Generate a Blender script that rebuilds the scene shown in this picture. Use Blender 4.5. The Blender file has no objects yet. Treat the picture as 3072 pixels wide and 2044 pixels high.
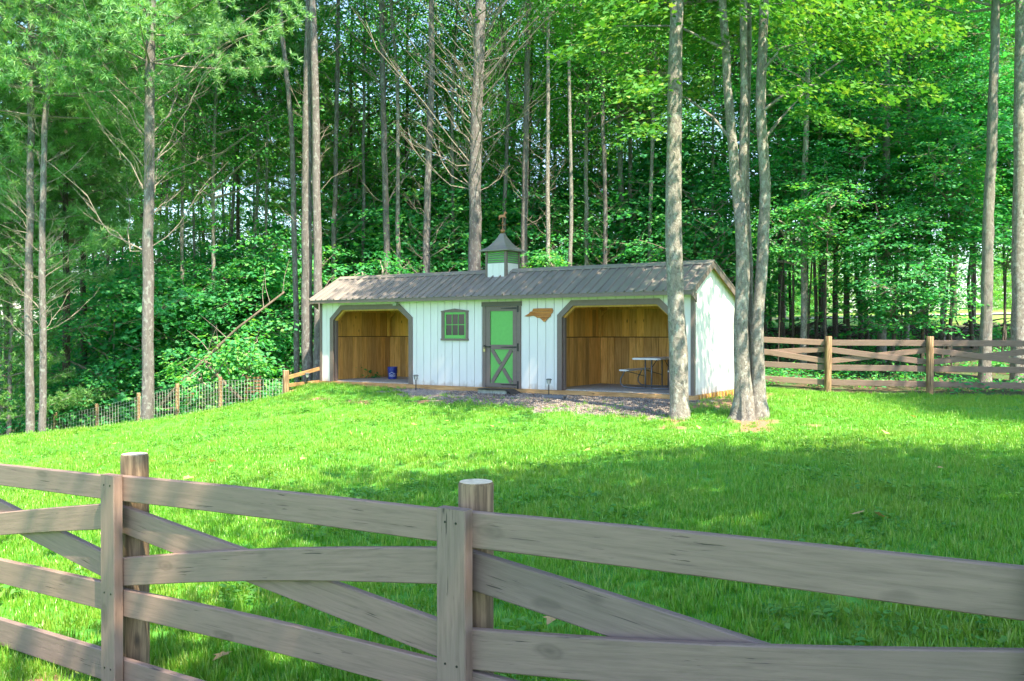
import bpy, bmesh, math, random
import numpy as np
from mathutils import Vector, Matrix

# ------------------------------------------------------------------ camera, sky, sun
S = bpy.context.scene
COL = S.collection
PITCH = math.atan(23 / 2655)
ZC = 2.15
cam_d = bpy.data.cameras.new('camera')
cam_d.sensor_width = 36
cam_d.lens = 36 * 2655 / 3072
cam_d.clip_start = 0.05
cam_d.clip_end = 3000
cam = bpy.data.objects.new('camera', cam_d)
cam.location = (0, 0, ZC)
cam.rotation_euler = (math.pi / 2 - PITCH, 0, 0)
COL.objects.link(cam)
S.camera = cam

SUN_AZ, SUN_EL = math.radians(-54), math.radians(58)
TO_SUN = Vector((math.cos(SUN_AZ) * math.cos(SUN_EL), math.sin(SUN_AZ) * math.cos(SUN_EL), math.sin(SUN_EL)))
w = bpy.data.worlds.new('World')
S.world = w
w.use_nodes = True
nt = w.node_tree
sky = nt.nodes.new('ShaderNodeTexSky')
sky.sky_type = 'NISHITA'
sky.sun_disc = False
sky.sun_elevation = SUN_EL
sky.sun_rotation = math.atan2(TO_SUN.x, TO_SUN.y)
sky.air_density = 1.0
sky.dust_density = 1.0
sky.ozone_density = 1.6
nt.nodes['Background'].inputs[1].default_value = 0.15
nt.links.new(sky.outputs[0], nt.nodes['Background'].inputs[0])
sun_d = bpy.data.lights.new('sun', 'SUN')
sun_d.energy = 5.0
sun_d.angle = math.radians(0.6)
sun_d.color = (1.0, 0.87, 0.63)
sun = bpy.data.objects.new('sun', sun_d)
sun.rotation_euler = (-TO_SUN).to_track_quat('-Z', 'Y').to_euler()
sun.location = (10, -20, 40)
COL.objects.link(sun)
S.view_settings.view_transform = 'Standard'
S.view_settings.look = 'None'
S.view_settings.gamma = 1
S.view_settings.exposure = 2.0
S.cycles.max_bounces = 6
S.cycles.diffuse_bounces = 3
S.cycles.glossy_bounces = 2
S.cycles.transmission_bounces = 4
S.cycles.transparent_max_bounces = 6
S.cycles.use_denoising = True
S.cycles.adaptive_threshold = 0.02

# ------------------------------------------------------------------ helpers
rng = np.random.default_rng(7)
random.seed(7)
FPX, CX, CY = 2655.0, 1536.0, 1022.0
CF = np.array([0, math.cos(PITCH), -math.sin(PITCH)])
CU = np.array([0, math.sin(PITCH), math.cos(PITCH)])
CC = np.array([0, 0, ZC])
def ray(x, y):
    return CF + np.array([1., 0, 0]) * (x - CX) / FPX - CU * (y - CY) / FPX
def at(x, y, Y):
    r = ray(x, y); return CC + r * (Y / r[1])
K = 3072 / 2357.0
def atD(x, y, Y):
    return at(x * K, y * K, Y)

def mk(name, V, F, smooth=False):
    """mesh from numpy verts and faces (array of equal-size faces, or list of lists)"""
    me = bpy.data.meshes.new(name)
    V = np.asarray(V, dtype=np.float32)
    if isinstance(F, np.ndarray):
        n, k = F.shape
        me.vertices.add(len(V)); me.vertices.foreach_set('co', V.ravel())
        me.loops.add(n * k); me.loops.foreach_set('vertex_index', F.astype(np.int32).ravel())
        me.polygons.add(n)
        me.polygons.foreach_set('loop_start', np.arange(0, n * k, k, dtype=np.int32))
        me.polygons.foreach_set('loop_total', np.full(n, k, dtype=np.int32))
        me.update(calc_edges=True)
    else:
        me.from_pydata([tuple(v) for v in V], [], F); me.update()
    if smooth:
        me.polygons.foreach_set('use_smooth', np.ones(len(me.polygons), dtype=bool))
    return me

class MB:
    """collects simple shapes into one mesh"""
    def __init__(s): s.v = []; s.f = []
    def add(s, V, F):
        b = len(s.v); s.v += [tuple(map(float, p)) for p in V]; s.f += [[i + b for i in f] for f in F]; return s
    def box(s, x0, x1, y0, y1, z0, z1):
        V = [(x, y, z) for x in (x0, x1) for y in (y0, y1) for z in (z0, z1)]
        return s.add(V, [[0, 1, 3, 2], [4, 6, 7, 5], [0, 4, 5, 1], [2, 3, 7, 6], [0, 2, 6, 4], [1, 5, 7, 3]])
    def prism(s, poly, a0, a1, axis='y'):
        """poly of (p,q) extruded along axis: y -> (p,a,q), x -> (a,p,q), z -> (p,q,a)"""
        n = len(poly)
        def P(p, q, a): return (p, a, q) if axis == 'y' else ((a, p, q) if axis == 'x' else (p, q, a))
        V = [P(p, q, a0) for p, q in poly] + [P(p, q, a1) for p, q in poly]
        F = [list(range(n))[::-1], list(range(n, 2 * n))]
        F += [[i, (i + 1) % n, n + (i + 1) % n, n + i] for i in range(n)]
        return s.add(V, F)
    def tube(s, pts, rad, n=8, cap=True):
        V, F = tube_np(pts, rad, n, cap); return s.add(V, F)
    def mesh(s, name, smooth=False):
        me = bpy.data.meshes.new(name); me.from_pydata(s.v, [], s.f)
        bm = bmesh.new(); bm.from_mesh(me); bmesh.ops.recalc_face_normals(bm, faces=bm.faces); bm.to_mesh(me); bm.free()
        if smooth: me.polygons.foreach_set('use_smooth', np.ones(len(me.polygons), dtype=bool))
        me.update(); return me

def tube_np(pts, rad, n=8, cap=True, noise=0.0, rs=None):
    pts = np.asarray(pts, float); m = len(pts)
    rad = np.broadcast_to(np.asarray(rad, float), (m,))
    t = np.gradient(pts, axis=0); t /= np.linalg.norm(t, axis=1)[:, None] + 1e-9
    ref = np.array([1., 0, 0]) if abs(t[0, 0]) < 0.8 else np.array([0, 1., 0])
    V = []
    ang = np.arange(n) / n * 2 * np.pi
    a = np.cross(t[0], ref); a /= np.linalg.norm(a)
    for i in range(m):
        a = a - t[i] * (a @ t[i]); a /= np.linalg.norm(a) + 1e-9
        b = np.cross(t[i], a)
        r = rad[i] * (1 + (rs.normal(0, noise, n) if noise else 0))
        V.append(pts[i] + (np.cos(ang) * r)[:, None] * a + (np.sin(ang) * r)[:, None] * b)
    V = np.concatenate(V)
    F = [[i * n + j, i * n + (j + 1) % n, (i + 1) * n + (j + 1) % n, (i + 1) * n + j] for i in range(m - 1) for j in range(n)]
    if cap: F += [list(range(n))[::-1], list(range((m - 1) * n, m * n))]
    return V, F

def obj(name, me, mat=None, parent=None, loc=None, coll=None):
    o = bpy.data.objects.new(name, me)
    (coll or COL).objects.link(o)
    if mat and me is not None and not me.materials: me.materials.append(mat)
    if parent: o.parent = parent
    if loc is not None: o.location = loc
    return o
def tag(o, label, cat, group=None):
    o['label'] = label; o['category'] = cat
    if group: o['group'] = group
    return o
def thing(name, label, cat, loc=(0, 0, 0), rz=0, group=None):
    o = bpy.data.objects.new(name, None); COL.objects.link(o)
    o.location = loc; o.rotation_euler = (0, 0, rz); o.empty_display_size = 0.1
    return tag(o, label, cat, group)
def kind(o, k): o['kind'] = k; return o

# ------------------------------------------------------------------ materials
def M(name):
    m = bpy.data.materials.new(name); m.use_nodes = True
    t = m.node_tree; b = t.nodes['Principled BSDF']
    return m, t, b
def N(t, typ, **kw):
    n = t.nodes.new(typ)
    for k, v in kw.items(): setattr(n, k, v)
    return n
def coords(t, scale=(1, 1, 1), rand=True, space='Object'):
    tc = N(t, 'ShaderNodeTexCoord'); mp = N(t, 'ShaderNodeMapping')
    mp.inputs['Scale'].default_value = scale
    t.links.new(tc.outputs[space], mp.inputs['Vector'])
    if rand:
        oi = N(t, 'ShaderNodeObjectInfo'); ml = N(t, 'ShaderNodeMath', operation='MULTIPLY'); ml.inputs[1].default_value = 37.0
        cb = N(t, 'ShaderNodeCombineXYZ'); t.links.new(oi.outputs['Random'], ml.inputs[0])
        for i in range(3): t.links.new(ml.outputs[0], cb.inputs[i])
        t.links.new(cb.outputs[0], mp.inputs['Location'])
    return mp.outputs[0]
def ramp(t, src, stops):
    r = N(t, 'ShaderNodeValToRGB'); e = r.color_ramp.elements
    while len(e) < len(stops): e.new(0.5)
    for el, (p, c) in zip(e, stops): el.position = p; el.color = (*c, 1) if len(c) == 3 else c
    t.links.new(src, r.inputs[0]); return r.outputs[0]
def noise(t, vec, scale, detail=4, rough=0.6, dist=0.0):
    n = N(t, 'ShaderNodeTexNoise'); n.inputs['Scale'].default_value = scale; n.inputs['Detail'].default_value = detail
    n.inputs['Roughness'].default_value = rough; n.inputs['Distortion'].default_value = dist
    t.links.new(vec, n.inputs['Vector']); return n.outputs['Fac']
def mix(t, a, b, fac, mode='MIX'):
    m = N(t, 'ShaderNodeMix', data_type='RGBA', blend_type=mode)
    for s, v in ((6, a), (7, b), (0, fac)):
        if isinstance(v, bpy.types.NodeSocket): t.links.new(v, m.inputs[s])
        else: m.inputs[s].default_value = (*v, 1) if isinstance(v, tuple) else v
    return m.outputs[2]
def math1(t, op, a, b):
    m = N(t, 'ShaderNodeMath', operation=op)
    for i, v in enumerate((a, b)):
        if isinstance(v, bpy.types.NodeSocket): t.links.new(v, m.inputs[i])
        else: m.inputs[i].default_value = v
    return m.outputs[0]
def bump(t, b, h, strength=0.3, dist=0.02):
    n = N(t, 'ShaderNodeBump'); n.inputs['Strength'].default_value = strength; n.inputs['Distance'].default_value = dist
    t.links.new(h, n.inputs['Height']); t.links.new(n.outputs[0], b.inputs['Normal'])
def objrand(t):
    return N(t, 'ShaderNodeObjectInfo').outputs['Random']

def plain(name, c, rough=0.6, metal=0.0, var=0.08, scale=12):
    m, t, b = M(name)
    v = coords(t)
    n = noise(t, v, scale, 4)
    c0 = tuple(x * (1 - var * 2) for x in c); c1 = tuple(min(1, x * (1 + var * 2)) for x in c)
    t.links.new(ramp(t, n, [(0.3, c0), (0.7, c1)]), b.inputs['Base Color'])
    b.inputs['Roughness'].default_value = rough; b.inputs['Metallic'].default_value = metal
    bump(t, b, n, 0.08, 0.005)
    return m

def painted_wood(name, c, grain_axis=0, dark=0.45, knots=True, rough=0.62):
    """weathered painted lumber: grain streaks along one axis, drying cracks, a few knots"""
    m, t, b = M(name)
    sc = [9, 9, 9]; sc[grain_axis] = 0.55
    v = coords(t, tuple(sc))
    g = noise(t, v, 6, 6, 0.65, 0.4)
    c0 = tuple(x * 0.76 for x in c); c1 = tuple(x * 1.14 for x in c)
    col = ramp(t, g, [(0.32, c0), (0.5, c), (0.68, c1)])
    big = noise(t, coords(t, (1.3, 1.3, 1.3)), 1.5, 3)
    col = mix(t, col, (c[0] * 0.78, c[1] * 0.8, c[2] * 0.82), ramp(t, big, [(0.52, (0, 0, 0)), (0.75, (0.6, 0.6, 0.6))]))
    sc2 = [26, 26, 26]; sc2[grain_axis] = 1.1
    cr = noise(t, coords(t, tuple(sc2)), 3.0, 3, 0.6, 0.6)
    gate = noise(t, coords(t, (2.5, 2.5, 2.5)), 1.6, 2)
    crf = math1(t, 'MULTIPLY', ramp(t, cr, [(0.63, (0, 0, 0)), (0.67, (1, 1, 1))]), ramp(t, gate, [(0.48, (0, 0, 0)), (0.58, (1, 1, 1))]))
    col = mix(t, col, tuple(x * dark * 0.6 for x in c), crf)
    if knots:
        sk = [6.5, 6.5, 6.5]; sk[grain_axis] = 2.6
        vo = N(t, 'ShaderNodeTexVoronoi'); vo.inputs['Scale'].default_value = 1.0
        kv = coords(t, tuple(sk)); dn = N(t, 'ShaderNodeTexNoise'); dn.inputs['Scale'].default_value = 1.4
        t.links.new(kv, dn.inputs['Vector'])
        add = N(t, 'ShaderNodeMixRGB', blend_type='ADD'); add.inputs[0].default_value = 0.35
        t.links.new(kv, add.inputs[1]); t.links.new(dn.outputs['Color'], add.inputs[2])
        t.links.new(add.outputs[0], vo.inputs['Vector'])
        sep = N(t, 'ShaderNodeSeparateColor'); t.links.new(vo.outputs['Color'], sep.inputs[0])
        sel = ramp(t, sep.outputs[0], [(0.5, (0, 0, 0)), (0.54, (1, 1, 1))])
        kf = ramp(t, vo.outputs['Distance'], [(0.05, (0.75, 0.75, 0.75)), (0.12, (0.35, 0.35, 0.35)), (0.17, (0.5, 0.5, 0.5)), (0.24, (0, 0, 0))])
        col = mix(t, col, tuple(x * 0.42 for x in c), math1(t, 'MULTIPLY', kf, sel))
    # a little tint difference from board to board
    r = objrand(t)
    col = mix(t, col, mix(t, (0.86, 0.87, 0.9), (1.1, 1.06, 1.0), r), 1.0, 'MULTIPLY')
    t.links.new(col, b.inputs['Base Color'])
    b.inputs['Roughness'].default_value = rough
    bump(t, b, math1(t, 'SUBTRACT', g, crf), 0.35, 0.004)
    return m

def raw_wood(name, c, c2, grain_axis=2, var=0.35, knots=True):
    m, t, b = M(name)
    sc = [7, 7, 7]; sc[grain_axis] = 0.45
    g = noise(t, coords(t, tuple(sc)), 4, 6, 0.65, 0.6)
    col = ramp(t, g, [(0.28, tuple(x * 0.6 for x in c2)), (0.45, c2), (0.62, c), (0.8, tuple(x * 1.15 for x in c))])
    r = objrand(t)
    col = mix(t, col, mix(t, (1 - var, 1 - var, 1 - var * 0.9), (1 + var * 0.5, 1 + var * 0.45, 1 + var * 0.3), r), 1.0, 'MULTIPLY')
    if knots:
        sk = [5, 5, 5]; sk[grain_axis] = 2.2
        vo = N(t, 'ShaderNodeTexVoronoi'); vo.inputs['Scale'].default_value = 1.2
        t.links.new(coords(t, tuple(sk)), vo.inputs['Vector'])
        sep = N(t, 'ShaderNodeSeparateColor'); t.links.new(vo.outputs['Color'], sep.inputs[0])
        sel = ramp(t, sep.outputs[1], [(0.6, (0, 0, 0)), (0.64, (1, 1, 1))])
        kf = ramp(t, vo.outputs['Distance'], [(0.06, (0.85, 0.85, 0.85)), (0.16, (0, 0, 0))])
        col = mix(t, col, tuple(x * 0.22 for x in c2), math1(t, 'MULTIPLY', kf, sel))
    st = noise(t, coords(t, (1.2, 1.2, 0.7)), 1.6, 3)
    col = mix(t, col, tuple(0.55 * x for x in c2), ramp(t, st, [(0.55, (0, 0, 0)), (0.8, (0.7, 0.7, 0.7))]))
    t.links.new(col, b.inputs['Base Color']); b.inputs['Roughness'].default_value = 0.75
    bump(t, b, g, 0.3, 0.004)
    return m

def bark(name, c0, c1, c2, vs=(7, 7, 1.6), lichen=None, bs=0.7, litamt=0.5):
    m, t, b = M(name)
    v = coords(t, vs)
    g = noise(t, v, 3.2, 8, 0.7, 0.8)
    col = ramp(t, g, [(0.3, c0), (0.5, c1), (0.72, c2)])
    big = noise(t, coords(t, (1.2, 1.2, 0.9)), 1.4, 3)
    col = mix(t, col, tuple(x * 0.62 for x in c1), ramp(t, big, [(0.5, (0, 0, 0)), (0.72, (0.7, 0.7, 0.7))]))
    if lichen:
        l = noise(t, coords(t, (5, 5, 3.5)), 2.0, 6, 0.65)
        col = mix(t, col, lichen, ramp(t, l, [(0.54, (0, 0, 0)), (0.6, (litamt,) * 3)]))
    t.links.new(col, b.inputs['Base Color']); b.inputs['Roughness'].default_value = 0.9
    fine = noise(t, coords(t, (vs[0] * 4, vs[1] * 4, vs[2] * 3)), 4, 5)
    bump(t, b, math1(t, 'ADD', g, math1(t, 'MULTIPLY', fine, .5)), min(1, bs * 1.3), 0.04)
    return m

def leaf_mat(name, stops, trans=0.45, gloss=0.06, tint=(1.25, 1.15, 0.55)):
    """leaf: per-leaf colour, diffuse plus light let through"""
    m = bpy.data.materials.new(name); m.use_nodes = True; t = m.node_tree; t.nodes.clear()
    out = N(t, 'ShaderNodeOutputMaterial')
    ge = N(t, 'ShaderNodeNewGeometry')
    oi = objrand(t)
    f = math1(t, 'ADD', math1(t, 'MULTIPLY', ge.outputs['Random Per Island'], 0.72), math1(t, 'MULTIPLY', oi, 0.28))
    col = ramp(t, f, stops)
    d = N(t, 'ShaderNodeBsdfDiffuse'); tr = N(t, 'ShaderNodeBsdfTranslucent'); g = N(t, 'ShaderNodeBsdfGlossy')
    g.inputs['Roughness'].default_value = 0.65; g.inputs['Color'].default_value = (0.8, 0.9, 1.0, 1)
    t.links.new(col, d.inputs[0])
    t.links.new(mix(t, col, tint, 1.0, 'MULTIPLY'), tr.inputs[0])
    m1 = N(t, 'ShaderNodeMixShader'); m1.inputs[0].default_value = trans
    t.links.new(d.outputs[0], m1.inputs[1]); t.links.new(tr.outputs[0], m1.inputs[2])
    m2 = N(t, 'ShaderNodeMixShader'); m2.inputs[0].default_value = gloss
    t.links.new(m1.outputs[0], m2.inputs[1]); t.links.new(g.outputs[0], m2.inputs[2])
    t.links.new(m2.outputs[0], out.inputs[0])
    return m

def white_paint():
    m, t, b = M('white_siding_paint')
    n = noise(t, coords(t, (1, 1, .25)), 5, 4)
    col = ramp(t, n, [(.3, (.655, .655, .65)), (.7, (.71, .71, .70))])
    st = noise(t, coords(t, (9, 9, .8)), 3, 4)
    col = mix(t, col, (.50, .49, .45), ramp(t, st, [(.6, (0, 0, 0)), (.78, (.45, .45, .45))]))
    sx = N(t, 'ShaderNodeSeparateXYZ'); tc = N(t, 'ShaderNodeTexCoord'); t.links.new(tc.outputs['Object'], sx.inputs[0])
    low = math1(t, 'SUBTRACT', noise(t, coords(t, (1, 1, 1)), 4, 5), math1(t, 'MULTIPLY', sx.outputs[2], 1.6))
    col = mix(t, col, (.36, .25, .17), ramp(t, low, [(.28, (0, 0, 0)), (.55, (.55, .55, .55))]))
    t.links.new(col, b.inputs['Base Color']); b.inputs['Roughness'].default_value = .5
    bump(t, b, n, .05, .004); return m
TAUPE = (0.275, 0.225, 0.20)
MAT = {}
MAT['fence'] = painted_wood('fence_paint', (0.205, 0.143, 0.122), 0)
MAT['trim'] = plain('trim_paint', (0.155, 0.118, 0.105), 0.55, 0, 0.05)
MAT['trim_dark'] = plain('header_paint', (0.10, 0.085, 0.075), 0.55, 0, 0.05)
MAT['white'] = white_paint()
MAT['gap'] = plain('joint_shadow_board', (0.16, 0.165, 0.165), 0.8)
MAT['green'] = plain('green_paint', (0.11, 0.40, 0.085), 0.45, 0, 0.03)
MAT['black'] = plain('black_iron', (0.02, 0.02, 0.022), 0.4, 0.5)
MAT['steel'] = plain('grey_steel', (0.16, 0.17, 0.19), 0.4, 0.4)
MAT['brass'] = plain('padlock_brass', (0.45, 0.36, 0.2), 0.35, 0.7)
MAT['copper'] = plain('copper', (0.36, 0.16, 0.08), 0.4, 0.6)
MAT['plastic'] = plain('white_plastic', (0.75, 0.76, 0.78), 0.45, 0, 0.03)
MAT['bucket'] = plain('blue_plastic', (0.012, 0.03, 0.24), 0.35, 0, 0.05)
MAT['print'] = plain('white_print', (0.75, 0.8, 0.85), 0.5, 0, 0.02)
MAT['wood_in'] = raw_wood('interior_pine', (0.86, 0.52, 0.13), (0.74, 0.40, 0.075))
MAT['wood_lo'] = raw_wood('kick_board_oak', (0.80, 0.47, 0.15), (0.64, 0.34, 0.085), knots=False)
MAT['sill'] = raw_wood('treated_sill', (0.48, 0.30, 0.13), (0.35, 0.2, 0.08), 0)
MAT['sign'] = raw_wood('cedar_planks', (0.48, 0.20, 0.05), (0.34, 0.12, 0.025), 0, 0.3)
MAT['post'] = raw_wood('round_post_wood', (0.36, 0.245, 0.14), (0.15, 0.095, 0.052), 2, 0.15)
MAT['post_end'] = raw_wood('post_end_grain', (0.72, 0.62, 0.46), (0.6, 0.5, 0.36), 2, 0.1, False)
MAT['split_rail'] = raw_wood('split_rail_wood', (0.50, 0.30, 0.13), (0.33, 0.19, 0.08), 0, 0.25)
MAT['bark_pine'] = bark('pine_bark', (0.065, 0.056, 0.058), (0.155, 0.138, 0.140), (0.225, 0.205, 0.205), lichen=(0.30, 0.315, 0.31), litamt=0.6)
MAT['bark_maple'] = bark('maple_bark', (0.075, 0.066, 0.060), (0.225, 0.208, 0.19), (0.35, 0.33, 0.305), vs=(5, 5, 3.0), lichen=(0.37, 0.385, 0.365), bs=0.7, litamt=0.7)
MAT['bark_dark'] = bark('dark_bark', (0.03, 0.025, 0.02), (0.085, 0.068, 0.055), (0.15, 0.125, 0.105), bs=0.8)
MAT['bark_grey'] = bark('grey_bark', (0.10, 0.095, 0.088), (0.22, 0.205, 0.19), (0.31, 0.295, 0.275), lichen=(0.33, 0.36, 0.33), bs=0.8)
MAT['bark_pole'] = bark('dead_pole_bark', (0.05, 0.04, 0.03), (0.12, 0.095, 0.072), (0.19, 0.155, 0.12), bs=0.5)
MAT['twig'] = bark('dead_twig_bark', (0.11, 0.09, 0.078), (0.25, 0.21, 0.185), (0.36, 0.31, 0.27), bs=0.3)
G = lambda r, g, b: (r, g, b)
MAT['leaf_forest'] = leaf_mat('forest_leaf', [(0.0, G(.035, .22, .07)), (0.4, G(.07, .35, .08)), (0.75, G(.14, .45, .08)), (1.0, G(.31, .56, .10))], 0.58, .03)
MAT['leaf_maple'] = leaf_mat('maple_leaf', [(0.0, G(.024, .23, .09)), (0.45, G(.05, .36, .11)), (0.8, G(.12, .45, .095)), (1.0, G(.28, .55, .11))], 0.58, .03)
MAT['leaf_near'] = leaf_mat('near_maple_leaf', [(0.0, G(.030, .16, .022)), (0.5, G(.058, .215, .032)), (0.85, G(.105, .27, .036)), (1.0, G(.21, .34, .055))], 0.42, .02)
MAT['needle'] = leaf_mat('pine_needle', [(0.0, G(.08, .27, .09)), (0.5, G(.17, .40, .13)), (1.0, G(.30, .50, .15))], 0.4, 0.05)
MAT['needle_back'] = leaf_mat('hemlock_needle', [(0.0, G(.07, .22, .06)), (0.6, G(.16, .35, .08)), (1.0, G(.28, .45, .10))], 0.45, 0.04)

def metal_roof():
    m, t, b = M('bronze_metal_roof')
    n = noise(t, coords(t, (1, 1, 1)), 2.2, 5)
    r = objrand(t)
    col = ramp(t, n, [(0.3, (0.215, 0.196, 0.188)), (0.7, (0.245, 0.224, 0.214))])
    col = mix(t, col, mix(t, (0.9, 0.9, 0.92), (1.08, 1.05, 1.03), r), 1.0, 'MULTIPLY')
    sp = noise(t, coords(t, (14, 14, 14)), 3, 3)
    col = mix(t, col, (0.10, 0.085, 0.07), ramp(t, sp, [(0.72, (0, 0, 0)), (0.78, (0.4, 0.4, 0.4))]))
    t.links.new(col, b.inputs['Base Color']); b.inputs['Roughness'].default_value = 0.42; b.inputs['Metallic'].default_value = 0.1
    return m
MAT['roof'] = metal_roof()
def glass():
    m, t, b = M('window_glass')
    b.inputs['Base Color'].default_value = (0.03, 0.035, 0.04, 1); b.inputs['Roughness'].default_value = 0.06
    b.inputs['Alpha'].default_value = 1; return m
MAT['glass'] = glass()

# ------------------------------------------------------------------ the place: shed frame and terrain
ZB = ZC - 1.343                                   # bottom of the shed's wall
SA = np.array([-5.3666, 24.8554, ZB])             # front left corner
SU = np.array([0.84273, -0.53834, 0.0])           # along the front wall
SV = np.array([0.53834, 0.84273, 0.0])            # into the shed
SL, SW = 10.977, 2.824
RZ = math.atan2(SU[1], SU[0])
def W(u, v, z=0.0): return SA + SU * u + SV * v + np.array([0, 0, z])
def to_uv(X, Y):
    dx, dy = X - SA[0], Y - SA[1]
    return dx * SU[0] + dy * SU[1], dx * SV[0] + dy * SV[1]

ctrl = [(-7, 8, -.12), (-2.45, 5.35, -.05), (-.28, 4, .03), (1.5, 2.6, .12), (0, 0, .05), (6, 0, .3), (-6, 1, -.1), (0, -6, 0),
        (0, 9, .25), (-4, 10, .12), (4, 9, .38), (8, 12, .5), (-9, 14, -.25), (12, 6, .5), (-3, 17, .38), (0, 15, .42),
        (3.2, 16.9, .5), (4.6, 16.7, .5), (8, 18, .56),
        (8.17, 22.9, .62), (10.4, 22.1, .62), (13.2, 21.1, .62),
        (10, 32, 1.9), (20, 31, 2.1), (1, 36, 1.3), (-10, 36, -1.6), (-22, 34, -3), (15, 50, 2.9), (32, 50, 3.3), (0, 58, 1.9), (-18, 58, -3),
        (42, 20, 1.6), (-32, 18, -3), (30, -5, 1), (-30, -5, -1), (20, 72, 3.4), (-20, 72, -3)]
for (u, v, z) in [(0, -.7, .72), (3, -.7, .69), (6, -.7, .67), (9, -.7, .67), (11, -.7, .67), (12, 1.5, .68), (11.4, 3, .72), (5, 4, .75), (0, 4, .55), (-1, 1.5, .6), (5, 1.4, .7), (2, 1.4, .7), (9, 1.4, .7),
                  (2, -2.6, .60), (5, -2.6, .60), (8, -2.6, .60)]:
    p = W(u, v); ctrl.append((p[0], p[1], z))
for (x, y, Y) in [(655, 903, 22.8), (507, 937, 22.2), (408, 959, 22.0), (319, 970, 21.8), (223, 982, 21.6), (127, 992, 21.5), (40, 1004, 21.5), (-90, 1016, 21.5)]:
    p = atD(x, y, Y); ctrl.append((p[0], p[1], p[2] - .08))
WIRE = [(658, 853, 24.0), (507, 868, 24.2), (408, 884, 24.4), (319, 905, 24.6), (223, 930, 24.8), (127, 950, 25.0), (44, 970, 25.2), (-48, 992, 25.4)]
for i, (x, y, Y) in enumerate(WIRE):
    p = atD(x, y, Y); ctrl.append((p[0], p[1], p[2] - (0.75 if i == 0 else 1.12)))
ctrl = np.array(ctrl, float)
def _tps(r2): return np.where(r2 > 1e-9, r2 * np.log(r2 + 1e-9), 0.0)
def tps_fit(P):
    n = len(P); d2 = ((P[:, None, :2] - P[None, :, :2]) ** 2).sum(-1)
    Kx = _tps(d2) + np.eye(n) * 0.35; Q = np.c_[np.ones(n), P[:, :2]]
    A_ = np.block([[Kx, Q], [Q.T, np.zeros((3, 3))]])
    return np.linalg.solve(A_, np.r_[P[:, 2], 0, 0, 0])
TW = tps_fit(ctrl)
def gz(X, Y):
    X = np.atleast_1d(np.asarray(X, float)); Y = np.atleast_1d(np.asarray(Y, float))
    Xc = np.clip(X, -34, 44); Yc = np.clip(Y, -8, 74)
    d2 = (Xc[:, None] - ctrl[None, :, 0]) ** 2 + (Yc[:, None] - ctrl[None, :, 1]) ** 2
    z = _tps(d2) @ TW[:-3] + TW[-3] + TW[-2] * Xc + TW[-1] * Yc
    u, v = to_uv(X, Y)
    # level pad under the shed
    d = np.maximum.reduce([-u - .1, u - SL - .1, -v - .15, v - SW - .1, np.zeros_like(u)])
    k = np.clip(1 - d / 0.9, 0, 1); k = k * k * (3 - 2 * k)
    pad = ZB - 0.11
    z = z * (1 - k) + pad * k
    return z
def gz1(x, y): return float(gz([x], [y])[0])
def vnoise(X, Y, s, seed=0):
    """smooth value noise in 0..1"""
    r = np.random.default_rng(seed); T = r.random((64, 64))
    x = X / s; y = Y / s; xi = np.floor(x).astype(int); yi = np.floor(y).astype(int); fx = x - xi; fy = y - yi
    fx = fx * fx * (3 - 2 * fx); fy = fy * fy * (3 - 2 * fy)
    g = lambda a, b: T[a % 64, b % 64]
    return (g(xi, yi) * (1 - fx) + g(xi + 1, yi) * fx) * (1 - fy) + (g(xi, yi + 1) * (1 - fx) + g(xi + 1, yi + 1) * fx) * fy

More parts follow.
